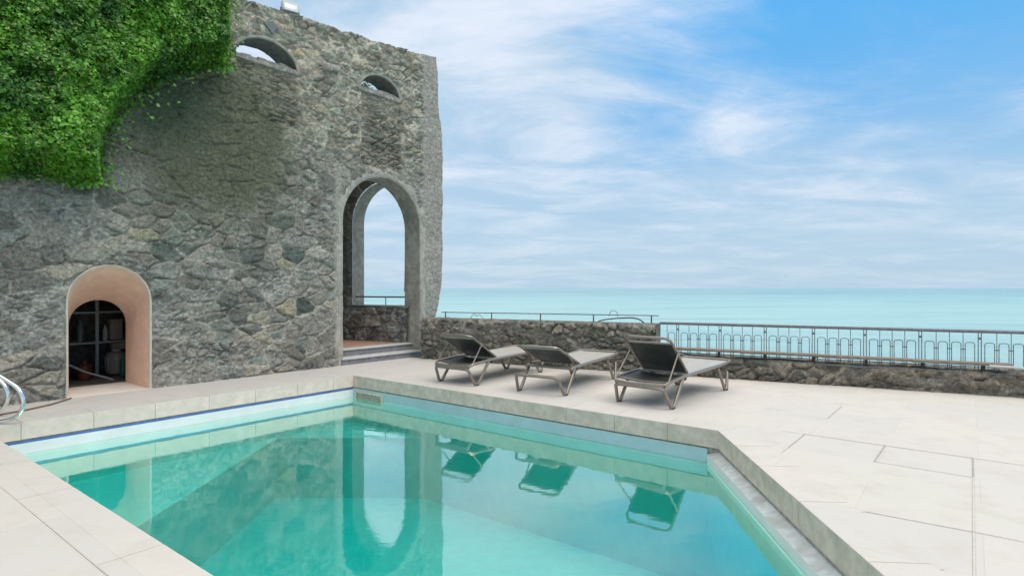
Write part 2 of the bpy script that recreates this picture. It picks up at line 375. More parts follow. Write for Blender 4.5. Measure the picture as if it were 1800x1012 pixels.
def rubble(S, Z, sx, sy, seed, amp=.05, drop=.32, mortar=(.42, .41, .375), paint=()):
    ws = S + .16 * (fbm(S * 2.1, Z * 2.1, seed + 5) - .5) + .05 * (fbm(S * 9, Z * 9, seed + 6) - .5)
    wz = Z + .14 * (fbm(S * 1.9, Z * 1.9, seed + 9) - .5) + .045 * (fbm(S * 9, Z * 9, seed + 8) - .5)
    e, a, b, lx, ly = voronoi(ws, wz, sx, sy, seed, drop)
    r = [hash2(a, b, seed + 30 + i) for i in range(6)]
    body = sstep(e, .003, .026 * (sy / .27) ** .5)
    h = body * (amp * (.35 + 1.0 * r[0]) + lx * (r[1] - .5) * .22 + ly * (r[2] - .5) * .30)
    # broken facets inside each stone
    e2, a2, b2, fx, fy = voronoi(ws + 3.3, wz + 1.7, .13, .075, seed + 77, .3)
    h = h + body * (fx * (hash2(a2, b2, seed + 3) - .5) * .45 + fy * (hash2(a2, b2, seed + 4) - .5) * .6)
    h = h + .032 * (fbm(S * 12, Z * 15, seed + 11, 4) - .45) + .022 * (vnoise(S * 45, Z * 55, seed + 13) - .5) - (1 - body) * (.035 * sstep(fbm(S * 4, Z * 4, seed + 3), .42, .62) - .012)
    idx = (r[3] * len(PAL)).astype(int).clip(0, len(PAL) - 1)
    col = PAL[idx] * (.66 + .62 * r[4])[..., None]
    for (ps, pz, cc) in paint:
        ii = np.unravel_index(np.argmin((S - ps) ** 2 + (Z - pz) ** 2), S.shape); col[(a == a[ii]) & (b == b[ii])] = cc
    col = col * (1 + .35 * (fbm(S * 5, Z * 8, seed + 21)[..., None] - .47))
    col = col * 1.25
    m = (1 - sstep(e, .004, .024))[..., None] * (.45 + .55 * sstep(fbm(S * 2.5, Z * 2.5, seed + 14), .36, .52))[..., None]; crev = ((1 - sstep(e, .0, .016)) * sstep(fbm(S * 3, Z * 3, seed + 3), .50, .60))[..., None]
    col = col * (1 - m) + np.array(mortar) * m
    h = h - .03 * crev[..., 0]
    return h, col
def grid_mesh(name, P, col, keep, m, parent):
    """P: (n,m,3) points, keep: (n,m) bool of usable vertices"""
    n, mm = P.shape[:2]; idx = np.arange(n * mm).reshape(n, mm)
    q = np.stack([idx[:-1, :-1], idx[1:, :-1], idx[1:, 1:], idx[:-1, 1:]], -1).reshape(-1, 4)
    k = keep.ravel(); q = q[k[q].all(1)]
    used = np.unique(q); remap = np.full(n * mm, -1); remap[used] = np.arange(len(used)); q = remap[q]
    me = bpy.data.meshes.new(name); me.vertices.add(len(used)); me.vertices.foreach_set('co', P.reshape(-1, 3)[used].astype(np.float32).ravel())
    me.loops.add(q.size); me.loops.foreach_set('vertex_index', q.astype(np.int32).ravel())
    me.polygons.add(len(q)); me.polygons.foreach_set('loop_start', np.arange(0, q.size, 4, dtype=np.int32))
    me.update(calc_edges=True); me.polygons.foreach_set('use_smooth', np.ones(len(q), bool))
    at = me.color_attributes.new('Col', 'FLOAT_COLOR', 'POINT')
    cc = np.concatenate([col.reshape(-1, 3)[used], np.ones((len(used), 1))], 1).astype(np.float32); at.data.foreach_set('color', cc.ravel())
    me.materials.append(m); o = bpy.data.objects.new(name, me); C.objects.link(o)
    if parent: o.parent = parent
    return o
def arch_path(c, hw, z0, z1, rise=None, n=28):
    """(s,z) outline of an arched opening, left foot to right foot; z1 = springing height"""
    rise = rise or hw; P = [(c - hw, z0 + (z1 - z0) * i / 10) for i in range(10)]
    P += [(c - hw * math.cos(math.pi * i / n), z1 + rise * math.sin(math.pi * i / n)) for i in range(n + 1)]
    P += [(c + hw, z1 + (z0 - z1) * i / 10) for i in range(1, 11)]; return P
def arch_sd(S, Z, c, hw, z0, z1, rise=None):
    """approx. distance outside the arched opening (negative inside)"""
    rise = rise or hw
    up = (np.hypot((S - c) / hw, (Z - z1) / rise) - 1) * min(hw, rise)
    dn = np.maximum(np.abs(S - c) - hw, z0 - Z)
    return np.where(Z > z1, up, dn)

T_WALL = .43
ARCH = dict(c=4.595, hw=.895, z0=-.05, z1=2.51)
NIC = dict(c=.212, hw=.45, z0=-.05, z1=1.177)
def lun(pl, pr, pya, pxa):
    s0 = WP(pl, 100)[0]; s1 = WP(pr, 100)[0]; return (s0 + s1) / 2, (s1 - s0) / 2, WP(pxa, pya)[1]
c1_, h1_, a1_ = lun(413, 522, 66, 455); c2_, h2_, a2_ = lun(634, 702, 130, 655)
LU1 = dict(c=c1_, hw=h1_, z0=a1_ - .40, z1=a1_ - .38, rise=.38)
LU2 = dict(c=c2_, hw=h2_, z0=a2_ - .36, z1=a2_ - .34, rise=.34)
top_s, top_z = zip(*[WP(*p) for p in ((-400, -140), (300, -40), (430, 0), (533, 33), (600, 54), (673, 78), (764, 104), (800, 112))])
sil_s, sil_z = zip(*[WP(*p) for p in ((742, 640), (748, 600), (761, 565), (768, 545), (774, 500), (776, 430), (776, 300), (775, 235), (769, 200), (768, 150), (766, 100))])
order = np.argsort(sil_z); sil_s = np.array(sil_s)[order]; sil_z = np.array(sil_z)[order]

wall = empty('stone_wall', wpt(2, 0), 0, label='tall grey rubble stone wall with pointed sea arch, two small lunettes and pink niche', cat='stone wall')
wall.location = (0, 0, 0)
SMIN = -5.0; SMAX = 6.1
ns = int((SMAX - SMIN) / .0175); nz = 372
s_ = np.linspace(SMIN, SMAX, ns); v_ = np.linspace(0, 1, nz)
S, V = np.meshgrid(s_, v_, indexing='ij')
TOP = np.interp(S, top_s, top_z) + .05 * (fbm(S * 3, S * 0, 4) - .5)
Z = -.05 + V * (TOP + .05)
edge_s = np.interp(Z, sil_z, sil_s) + 0.03 * (fbm(Z * 2.3, Z * 0 + 3, 44) - .5) + .03 * (fbm(Z * 9, Z * 0, 46) - .5)
S = np.where(S > 5.0, 5.0 + (S - 5.0) * (edge_s - 5.0) / (SMAX - 5.0), S)
def spots(L): return [WP(px, py) + (cc,) for px, py, cc in L]
hA, cA = rubble(S, Z, .275, .165, 11, .045, paint=spots(((541, 541, (.07, .085, .08)), (455, 435, (.09, .11, .10)), (495, 430, (.085, .105, .10)), (480, 462, (.30, .265, .19)), (500, 465, (.24, .23, .18)), (455, 595, (.28, .26, .20)),
    (500, 548, (.27, .245, .18)), (470, 550, (.25, .235, .19)), (275, 430, (.10, .12, .115)), (310, 430, (.18, .21, .19)), (340, 430, (.10, .115, .11)), (150, 420, (.15, .19, .17)), (430, 460, (.10, .115, .11)), (240, 405, (.26, .25, .18)), (235, 425, (.28, .27, .25)))))
hB, cB = rubble(S, Z, .20, .10, 23, .035, paint=spots(((630, 105, (.38, .36, .31)), (588, 115, (.36, .34, .30)), (517, 88, (.33, .27, .20)), (595, 92, (.20, .19, .20)), (578, 411, (.55, .53, .48)), (650, 90, (.24, .26, .26)))), mortar=(.42, .41, .37))
hC, cC = rubble(S, Z, .22, .058, 31, .04, .25, mortar=(.30, .29, .26))
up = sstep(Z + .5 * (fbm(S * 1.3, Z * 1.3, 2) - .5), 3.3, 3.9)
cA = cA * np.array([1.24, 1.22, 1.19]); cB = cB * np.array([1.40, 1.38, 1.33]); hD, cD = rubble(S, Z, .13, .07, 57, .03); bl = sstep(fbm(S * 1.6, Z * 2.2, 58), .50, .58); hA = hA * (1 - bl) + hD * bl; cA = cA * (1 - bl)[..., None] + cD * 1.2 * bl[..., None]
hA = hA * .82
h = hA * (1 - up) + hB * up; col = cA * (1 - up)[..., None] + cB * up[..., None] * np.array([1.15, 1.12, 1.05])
def panel(c, hw, z0, z1):        # blocked-up arches filled with thin flat stones
    return sstep(hw - np.abs(S - c), .0, .05) * sstep(Z, z0, z0 + .1) * sstep(z1 - Z, 0, .05)
pm = np.maximum(panel(LU1['c'], LU1['hw'], 3.9, LU1['z1'] + .02), panel(LU2['c'] + .02, LU2['hw'] + .04, 3.5, LU2['z1'] + .02))
h = h * (1 - pm) + (hC - .045) * pm; col = col * (1 - pm)[..., None] + (cC * np.array([1.28, 1.22, 1.1])) * pm[..., None]
# smooth render: the seaward pillar, and a strip beside the arch
pil = sstep(S + .10 * (fbm(S * 0, Z * 4, 3) - .5), 5.50, 5.62)
strip = sstep(-np.abs(S - 3.60) + .10 + .03 * (fbm(S * 0, Z * 6, 8) - .5), 0, .05) * sstep(3.6 - Z, 0, .3) * .85
sm = np.maximum(pil, strip); pc_ = np.array([.40, .38, .345]) * (.8 + .45 * fbm(S * 4, Z * 4, 51))[..., None]
hs = .05 * (fbm(S * 3, Z * 3, 61) - .5) + .03 * (fbm(S * 16, Z * 16, 62) - .5) + .02
h = h * (1 - sm) + hs * sm; col = col * (1 - sm)[..., None] + pc_ * sm[..., None]
# old moss round the foot of the ivy, damp green-brown stain
ms, mz = WP(380, 245); mm_ = np.exp(-((S - ms) / 1.15) ** 2 * 1.2 - ((Z - mz) / 1.15) ** 2 * 1.2); mm_ = mm_ * (.65 + .7 * fbm(S * 6, Z * 6, 71)); mm_ = np.clip(mm_ * 1.9, 0, .92)
col = col * (1 - mm_)[..., None] + (np.array([.125, .138, .085]) * (.7 + .6 * fbm(S * 12, Z * 12, 72))[..., None]) * mm_[..., None]
h = h * (1 - .6 * mm_) + mm_ * .03 * (fbm(S * 20, Z * 20, 73) - .5)
m2s, m2z = WP(285, 175); m2 = np.exp(-((S - m2s) / .62) ** 2 - ((Z - m2z) / .62) ** 2) * (.5 + .9 * fbm(S * 9, Z * 9, 77)); m2 = np.clip(m2 * 1.1, 0, .85)
col = col * (1 - m2)[..., None] + (np.array([.060, .095, .055]) * (.7 + .6 * fbm(S * 14, Z * 14, 78))[..., None]) * m2[..., None]
low = sstep(.5 - Z, 0, .5) * (fbm(S * 2, Z * 3, 91) > .5) * .25
col = col * (1 - low)[..., None] + np.array([.13, .13, .11]) * low[..., None]
sds = [arch_sd(S, Z, **ARCH), arch_sd(S, Z, **NIC), arch_sd(S, Z, **LU1), arch_sd(S, Z, **LU2)]
for sd, bw in zip(sds, (.21, .05, .08, .08)): h = h * sstep(sd, 0, bw * 1.3) + .004
keep = np.ones(S.shape, bool)
for sd in sds: keep &= sd > -.004
P = np.stack([W0.x + U.x * S + NO.x * h, W0.y + U.y * S + NO.y * h, Z], -1)
# wrap the seaward edge round to the back
masonry = grid_mesh('masonry', P, col, keep, M_stone, wall)
bs = np.linspace(SMIN, SMAX, 200); bz = np.linspace(0, 1, 110); BS, BV = np.meshgrid(bs, bz, indexing='ij')
BZ = -.05 + BV * (np.interp(BS, top_s, top_z) + .05); es = np.interp(BZ, sil_z, sil_s); BS = np.where(BS > 5, 5 + (BS - 5) * (es - 5) / (SMAX - 5), BS)
kb = np.ones(BS.shape, bool)
for A_ in (ARCH, LU1, LU2): kb &= arch_sd(BS, BZ, **A_) > -.03
kb &= ~((BS > -.6) & (BS < 1.0) & (BZ < 1.9))
hb, cb = rubble(BS, BZ, .3, .2, 99, .03)
grid_mesh('rear_face', np.stack([W0.x + U.x * BS - NO.x * (T_WALL + .0 * hb), W0.y + U.y * BS - NO.y * T_WALL, BZ], -1), cb, kb, M_stone, wall)
# wall top and seaward end
tt = np.linspace(0, 1, 8); ed = P[:, -1]; TP = np.stack([ed + (np.array([-NO.x, -NO.y, 0]) * (T_WALL + .03)) * t for t in tt], 1)
TP[..., 2] += .03 * (fbm(np.repeat(S[:, -1:], 8, 1) * 6, np.tile(tt * 3, (ns, 1)), 5) - .3)[...]; TP[:, 0, 2] = ed[:, 2]
grid_mesh('wall_top', TP, np.full(TP.shape, .24), np.ones(TP.shape[:2], bool), M_stone, wall)
ee = P[-1]; EP = np.stack([ee - np.array([NO.x, NO.y, 0]) * (T_WALL + .03) * t + np.array([U.x, U.y, 0]) * (.03 * math.sin(math.pi * t)) for t in tt], 1)
grid_mesh('wall_end', EP[:, ::1], np.full(EP.shape, .24) * np.array([1, .97, .9]), np.ones(EP.shape[:2], bool), M_stone, wall)

def reveal(name, path, w, T, m, parent, lip=.02, taper=None, rough=.0, mlip=None, seed=1):
    """lining of an opening: a band on the wall face plus the inner jamb surface"""
    n = len(path); c = (sum(p[0] for p in path) / n, sum(p[1] for p in path) / n); band = MB(); jam = MB()
    nrm = []
    for i in range(n):
        a = path[max(i - 1, 0)]; b = path[min(i + 1, n - 1)]; e = Vector((b[0] - a[0], b[1] - a[1])).normalized(); nrm.append((-e.y, e.x))
    rnd = random.Random(seed); rows = []
    for i, (s, z) in enumerate(path):
        nx, nz_ = nrm[i]; j = [rough * (rnd.random() - .5) for _ in range(6)]
        ww = w * (1 + 2.0 * rough * (rnd.random() - .5) / max(w, .01))
        rows.append([wpt(s + nx * ww, z + nz_ * ww, -.03), wpt(s + nx * (ww - .012), z + nz_ * (ww - .012), lip * .6 + j[0]), wpt(s + nx * w * .5 + j[1], z + nz_ * w * .5, lip + j[2]),
                     wpt(s + nx * .014, z + nz_ * .014, lip + j[3]), wpt(s, z, lip - .016)])
    k = 5
    band.add([p for r in rows for p in r], [(i * k + q, i * k + q + 1, (i + 1) * k + q + 1, (i + 1) * k + q) for i in range(n - 1) for q in range(k - 1)])
    band.build(name + '_surround', mlip or m, parent, ang=80)
    K = 9; rows = []
    for i, (s, z) in enumerate(path):
        row = []
        for q in range(K):
            f = q / (K - 1); off = (lip - .016) + (-T - lip + .016) * f
            if taper: s2, z2 = taper[i]; ss = s + (s2 - s) * f; z_ = z + (z2 - z) * f
            else: ss, z_ = s, z
            g = rough * (rnd.random() - .5) if 0 < q < K - 1 else 0
            row.append(wpt(ss + nrm[i][0] * g, z_ + nrm[i][1] * g, off))
        rows.append(row)
    jam.add([p for r in rows for p in r], [(i * K + q, i * K + q + 1, (i + 1) * K + q + 1, (i + 1) * K + q) for i in range(n - 1) for q in range(K - 1)])
    return jam.build(name + '_lining', m, parent, ang=80)
reveal('archway', arch_path(**ARCH, n=40), .19, T_WALL + .01, M_plaster, wall, .026, rough=.032, seed=3)
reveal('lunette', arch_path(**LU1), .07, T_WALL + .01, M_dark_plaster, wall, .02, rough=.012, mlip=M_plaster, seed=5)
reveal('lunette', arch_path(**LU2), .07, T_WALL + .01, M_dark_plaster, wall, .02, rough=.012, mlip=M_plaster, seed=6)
for L_, amp in ((LU1, .10), (LU2, .12)):        # rough sills of flat stones inside the lunettes
    sb = MB(); n = 9
    for row in range(6):
        for k in range(n + 1):
            f = (k + .5 * (row % 2)) / n; s0 = L_['c'] + (2 * min(f, .98) - 1) * L_['hw']
            hgt = amp * (.15 + .75 * f ** 1.3) + .02 * random.random()
            if row * .045 > hgt + .05: continue
            sb.box(wpt(s0, L_['z0'] + .005 + .042 * row, -.06 - .05 * row - .03 * random.random()), (.13 + .06 * random.random(), .22, .050 + .012 * random.random()), math.atan2(U.y, U.x) + .25 * (random.random() - .5), .012, rx=.12 * (random.random() - .5), ry=.14 * (random.random() - .5))
    sb.build('lunette_sill', M_sillstone, wall, ang=30)

# pink niche: splayed lining, cream edging, dark recess
op = arch_path(**NIC); inn = arch_path(.305, .333, 0.0, .852)
reveal('niche', op, .032, .80, M_pink, wall, .045, taper=inn, rough=.004, mlip=M_cream, seed=8)
rm = MB()
def wbox(mb, s0, s1, o0, o1, z0, z1, **k):
    c = wpt((s0 + s1) / 2, (z0 + z1) / 2, (o0 + o1) / 2); mb.box(c, (abs(s1 - s0), abs(o1 - o0), abs(z1 - z0)), math.atan2(U.y, U.x), **k)
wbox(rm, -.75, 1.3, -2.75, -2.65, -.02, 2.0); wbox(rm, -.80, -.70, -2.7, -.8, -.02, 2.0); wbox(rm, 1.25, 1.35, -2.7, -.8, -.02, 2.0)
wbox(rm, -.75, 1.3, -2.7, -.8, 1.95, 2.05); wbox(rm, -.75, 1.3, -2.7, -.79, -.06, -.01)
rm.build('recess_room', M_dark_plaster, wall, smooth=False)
fp = MB()     # plaster partition round the inner opening
inn2 = arch_path(.305, .333, 0.0, .852); vs = []; n = len(inn2)
for (s, z) in inn2:
    a = math.atan2(z - .8, s - .305); sx = .305 + 1.05 * (1 if math.cos(a) > 0 else -1) * min(1, abs(math.cos(a)) * 1.6); vs += [wpt(s, z, -.80), wpt(sx, max(z, .8 + 1.2 * math.sin(a)) if z > .852 else z, -.80)]
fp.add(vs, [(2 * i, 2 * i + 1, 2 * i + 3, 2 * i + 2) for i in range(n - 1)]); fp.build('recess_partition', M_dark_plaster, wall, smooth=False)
th = MB(); wbox(th, -.27, .70, -.86, .03, -.03, .006); th.build('niche_threshold', M_cope, wall, smooth=False)

# archway steps, floor and the sea side of the tower
st = MB(); wbox(st, 3.66, 5.53, -.28, .05, -.02, .09); st.build('step', M_riser, wall)
st = MB(); wbox(st, 3.66, 5.53, -.28, .075, .09, .118, bev=.006); st.build('step_tread', M_marble, wall)
st = MB(); wbox(st, 3.70, 5.49, -.60, -.21, .118, .222); st.build('step', M_riser, wall)
st = MB(); wbox(st, 3.70, 5.49, -.60, -.185, .222, .25, bev=.006); st.build('step_tread', M_marble, wall)
fl = MB(); fl.add([wpt(3.0, .252, -.40), wpt(6.0, .252, -.40), spt(-4.2, .252, -.9), spt(-9.2, .252, -.9)], [(0, 1, 2, 3)]); fl.build('tower_floor', M_tile, wall)
# sea side wall: panel left of its own arch plus spandrel, r measured from the arch's left jamb
OB = -.35; R0 = SR(640) ; 
def bpt(r, z, o=0): return spt(RB + r, z, OB + o)
_k = (640 - 900) / FP; _o = S0 + SN * (OB - .36); RB = (_k * _o.y - _o.x) / (SL.x - _k * SL.y)
_o = S0 + SN * OB; nr, nzz = 150, 190; rr = np.linspace(-.45, 1.30, nr); zz_ = np.linspace(.2, 4.5, nzz); RR, ZZ = np.meshgrid(rr, zz_, indexing='ij')
hh_, cc_ = rubble(RR, ZZ, .3, .2, 67, .035); sd = arch_sd(RR, ZZ, .8, .8, -.1, 2.73)
hh_ = hh_ * sstep(sd, 0, .15) * .6; kk = sd > -.004
Pm = np.stack([_o.x + SL.x * (RB + RR) + SN.x * hh_, _o.y + SL.y * (RB + RR) + SN.y * hh_, ZZ], -1)
grid_mesh('sea_side_wall', Pm, cc_ * 1.1, kk, M_stone, wall)
jb = MB(); pth = [(0 + 0, z) for z in np.linspace(.2, 2.73, 12)] + [(.8 - .8 * math.cos(a), 2.73 + .8 * math.sin(a)) for a in np.linspace(0, 1.9, 24)[1:]]
vs = []
for (r, z) in pth: vs += [bpt(r, z, 0), bpt(r + .01 * random.random(), z, -.18), bpt(r, z, -.36)]
jb.add(vs, [(3 * i + q, 3 * i + q + 1, 3 * i + q + 4, 3 * i + q + 3) for i in range(len(pth) - 1) for q in range(2)]); jb.build('sea_arch_lining', M_plaster, wall, ang=80)
sw = MB(); a = bpt(-.40, 0); b_ = (-3.28, 10.35, 0); sw.add([(a[0], a[1], .2), (b_[0], b_[1], .2), (b_[0], b_[1], 4.5), (a[0], a[1], 4.5), (a[0] - .3, a[1], .2), (b_[0] - .3, b_[1], .2), (b_[0] - .3, b_[1], 4.5), (a[0] - .3, a[1], 4.5)],
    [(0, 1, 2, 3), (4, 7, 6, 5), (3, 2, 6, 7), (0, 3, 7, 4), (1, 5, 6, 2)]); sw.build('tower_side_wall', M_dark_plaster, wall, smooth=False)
nr, nzz = 110, 50; RR, ZZ = np.meshgrid(np.linspace(-.42, 1.45, nr), np.linspace(.2, .945, nzz), indexing='ij'); hh_, cc_ = rubble(RR, ZZ, .25, .16, 88, .03)
Pm = np.stack([_o.x + SL.x * (RB + RR) + SN.x * (hh_ + .05), _o.y + SL.y * (RB + RR) + SN.y * (hh_ + .05), ZZ], -1)
grid_mesh('tower_parapet', Pm, cc_, np.ones(RR.shape, bool), M_stone, wall)
pt = MB(); c = bpt(.50, .965, -.14); pt.box(c, (1.86, .40, .05), math.atan2(SL.y, SL.x), .012); pt.build('tower_parapet_cap', M_dark_plaster, wall)
ir = empty('tower_handrail', bpt(.4, 1.0, -.1), 0, label='thin dark handrail on a short post inside the stone archway', cat='handrail'); ir.location = (0, 0, 0)
t_ = MB(); t_.tube([bpt(-.15, 1.165, -.1), bpt(1.42, 1.165, -.1)], .016); t_.build('rail', M_rail, ir)
t_ = MB(); t_.tube([bpt(.80, .98, -.1), bpt(.80, 1.16, -.1)], .010); t_.build('post', M_rail, ir)

# ------------------------------------------------------------------ ivy
ivp = [WP(px, py, .42) for px, py in ((-420, -420), (418, -190), (415, 105), (382, 108), (335, 112), (268, 142), (220, 190), (194, 240), (192, 290), (196, 312), (150, 316), (95, 303), (40, 298), (-420, 300))]
def in_poly(x, y, poly):
    c = np.zeros(x.shape, bool); j = len(poly) - 1
    for i in range(len(poly)):
        xi, yi = poly[i]; xj, yj = poly[j]; c ^= ((yi > y) != (yj > y)) & (x < (xj - xi) * (y - yi) / (yj - yi + 1e-12) + xi); j = i
    return c
def poly_dist(x, y, poly):
    dmin = np.full(x.shape, 1e9)
    for i in range(len(poly)):
        ax, ay = poly[i - 1]; bx, by = poly[i]; ex, ey = bx - ax, by - ay
        t = np.clip(((x - ax) * ex + (y - ay) * ey) / (ex * ex + ey * ey), 0, 1); dmin = np.minimum(dmin, np.hypot(x - ax - t * ex, y - ay - t * ey))
    return dmin
ivy = empty('ivy_plant', (0, 0, 0), 0, label='dense bright green ivy covering the top left of the stone wall', cat='ivy')
def ivy_depth(s, z):
    e = poly_dist(s, z, ivp)
    return sstep(e, -.02, .25) * .62 + .06 + .36 * (fbm(s * 2.2, z * 2.2, 301) - .45) * sstep(e, 0, .3) + .17 * (fbm(s * 6, z * 6, 302) - .45)
N = 150000; s0, z0 = min(p[0] for p in ivp), min(p[1] for p in ivp); s1, z1 = max(p[0] for p in ivp), max(p[1] for p in ivp)
s0 = max(s0, -3.2); z1 = min(z1, 6.6)
ls = rng.uniform(s0 - .1, s1 + .1, N * 2); lz = rng.uniform(z0 - .12, z1, N * 2)
wob = .10 * (fbm(ls * 5, lz * 5, 303) - .5)
ok = in_poly(ls + wob, lz + wob, ivp); dpo = poly_dist(ls, lz, ivp); fade = (~ok) & (ls > WP(190, 200)[0] - .05) & (ls < WP(410, 100)[0]) & (rng.random(N * 2) < np.exp(-dpo / .07) * .14); ok |= fade; ok |= (~ok) & (dpo < .09) & (rng.random(N * 2) < .12); ls = ls[ok][:N]; lz = lz[ok][:N]; n = len(ls)
lo = np.maximum(ivy_depth(ls, lz), .03) * (1 - .75 * rng.random(n) ** 2.6) + .03 * rng.random(n)
ctr = np.stack([W0.x + U.x * ls + NO.x * lo, W0.y + U.y * ls + NO.y * lo, lz], 1)
nv = np.array([NO.x, NO.y, 0]) * .8 + np.array([0, 0, .55]) + rng.normal(0, .55, (n, 3)); nv /= np.linalg.norm(nv, axis=1)[:, None]
dn = np.array([0, 0, -1.0]) + rng.normal(0, .7, (n, 3)); tx = dn - nv * (dn * nv).sum(1)[:, None]; tx /= np.linalg.norm(tx, axis=1)[:, None]; ty = np.cross(nv, tx)
sz = rng.uniform(.016, .036, n)[:, None]
# leaf: kite folded along its midrib
v0 = ctr - tx * sz * .8; v1 = ctr + ty * sz * .75 - nv * sz * .22 - tx * sz * .1; v2 = ctr + tx * sz * 1.15 - nv * sz * .15; v3 = ctr - ty * sz * .75 - nv * sz * .22 - tx * sz * .1
VV = np.stack([v0, v1, v2, v3], 1).reshape(-1, 3); b = np.arange(n)[:, None] * 4
F = np.concatenate([b + [0, 1, 2], b + [0, 2, 3]], 1).reshape(-1, 3)
me = bpy.data.meshes.new('foliage'); me.vertices.add(len(VV)); me.vertices.foreach_set('co', VV.astype(np.float32).ravel())
me.loops.add(F.size); me.loops.foreach_set('vertex_index', F.astype(np.int32).ravel()); me.polygons.add(len(F)); me.polygons.foreach_set('loop_start', np.arange(0, F.size, 3, dtype=np.int32)); me.update(calc_edges=True)
g1 = fbm(ls * 3, lz * 3, 305) + .35 * (rng.random(n) - .5); g1 = np.clip((g1 - .25) * 2.2, 0, 1)[:, None]
lc = np.array([.030, .115, .018]) * (1 - g1) + np.array([.17, .41, .045]) * g1; yl = (rng.random(n) < .05)[:, None]; lc = np.where(yl, np.array([.25, .33, .08]), lc); lc *= rng.uniform(.7, 1.3, n)[:, None]
at = me.color_attributes.new('Col', 'FLOAT_COLOR', 'POINT'); at.data.foreach_set('color', np.concatenate([np.repeat(lc, 4, 0), np.ones((n * 4, 1))], 1).astype(np.float32).ravel())
def leaf_build(t, b):
    a = t.new('ShaderNodeAttribute', attribute_name='Col').outputs['Color']; t.l.new(a, b.inputs['Base Color'])
    tr = t.new('ShaderNodeBsdfTranslucent', {0: t.mix(1.0, a, (1.3, 1.4, .6), 'MULTIPLY')}); mx = t.new('ShaderNodeMixShader', {0: .25, 1: b.outputs[0], 2: tr.outputs[0]})
    t.l.new(mx.outputs[0], t.n['Material Output'].inputs[0])
M_leaf = mat('ivy_leaf', rough=.42, spec=.45, build=leaf_build); me.materials.append(M_leaf)
o = bpy.data.objects.new('foliage', me); C.objects.link(o); o.parent = ivy
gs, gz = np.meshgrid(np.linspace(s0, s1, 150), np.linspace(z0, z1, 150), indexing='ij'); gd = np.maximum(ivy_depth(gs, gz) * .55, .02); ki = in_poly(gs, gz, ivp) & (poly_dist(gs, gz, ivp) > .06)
grid_mesh('dark_backing', np.stack([W0.x + U.x * gs + NO.x * gd, W0.y + U.y * gs + NO.y * gd, gz], -1), np.full(gs.shape + (3,), 1.0) * np.array([.018, .030, .010]), ki, mat('ivy_backing', (.018, .028, .010), .9), ivy)  # dark sheet added behind the leaves, its colour standing for the shade inside
tuft = empty('weed_tuft', (0, 0, 0), 0, label='small green weed growing on the sill of the right lunette', cat='weed'); tb = MB()
cs, cz = WP(645, 150, -.05)
for k in range(130):
    a = Vector((random.gauss(0, .07), random.gauss(0, .05), abs(random.gauss(0, .07)))); p = Vector(wpt(cs, cz - .05, -.10)) + a
    e1 = Vector((random.gauss(0, 1), random.gauss(0, 1), random.gauss(0, 1))).normalized() * .022; e2 = e1.cross(Vector((random.random(), random.random(), 1))).normalized() * .012
    tb.add([p - e1, p + e2, p + e1, p - e2], [(0, 1, 2, 3)], (.16, .27, .09))
tb.build('leaves', M_leaf, tuft, smooth=False)

# ------------------------------------------------------------------ things on the wall
fs, fz = WP(509, 34, -.1); fd = empty('floodlight', wpt(fs, fz, -.10), math.atan2(U.y, U.x) - .25, label='small silver floodlight on a bracket on top of the stone wall', cat='floodlight')
m_ = MB(); m_.box((0, -.02, .17), (.26, .10, .17), 0, .012, rx=R(-12)); m_.build('housing', M_pvc, fd)
m_ = MB(); m_.box((0, -.078, .155), (.21, .012, .12), 0, .004, rx=R(-12)); m_.build('lens', mat('lamp_glass', (.62, .65, .66), .15), fd)
m_ = MB(); m_.tube([(-.145, -.02, .15), (-.145, -.02, .03), (.145, -.02, .03), (.145, -.02, .15)], .010, corner=.02); m_.tube([(0, -.02, -.03), (0, -.02, .04)], .012); m_.build('bracket', M_rail, fd)
m_ = MB(); m_.tube([(.0, -.03, .02), (.03, -.16, -.06), (.03, -.20, -.16)], .006); m_.build('cable', M_blackiron, fd)
ss, sz2 = WP(476, 46, .05); m_ = MB(); q = math.atan2(U.y, U.x); c = Vector(wpt(ss, sz2, .045)); e1 = U * .11; e2 = Vector((0, 0, .13)); nrm = NO * .022
m_.add([c - e1 + nrm, c - e2 * .9 + e1 * .2 + nrm, c + e1 + e2 * .15 + nrm, c + e2 * .9 - e1 * .1 + nrm, c - e1 - nrm, c - e2 * .9 + e1 * .2 - nrm, c + e1 + e2 * .15 - nrm, c + e2 * .9 - e1 * .1 - nrm],
    [(0, 1, 2, 3), (7, 6, 5, 4), (0, 4, 5, 1), (1, 5, 6, 2), (2, 6, 7, 3), (3, 7, 4, 0)]); m_.build('set_slate', M_slate, wall, smooth=False)
ss, sz2 = WP(574, 118, .1); m_ = MB(); m_.box(wpt(ss, sz2, .06), (.14, .26, .10), q + .2, .03, rx=R(10)); m_.box(wpt(ss + .17, sz2 + .03, .05), (.20, .16, .10), q - .1, .03); m_.build('projecting_stone', M_plaster, wall)
m_ = MB(); a = WP(528, 124, .08); b2 = WP(566, 119, .1); m_.tube([wpt(a[0], a[1], .06), wpt((a[0] + b2[0]) / 2, (a[1] + b2[1]) / 2 - .03, .1), wpt(b2[0], b2[1], .1)], .006); tag(m_.build('wire', noisy((.35, .22, .18), name='rusty_wire'), None), 'short rusty wire hanging between the two lunettes on the wall', 'wire')

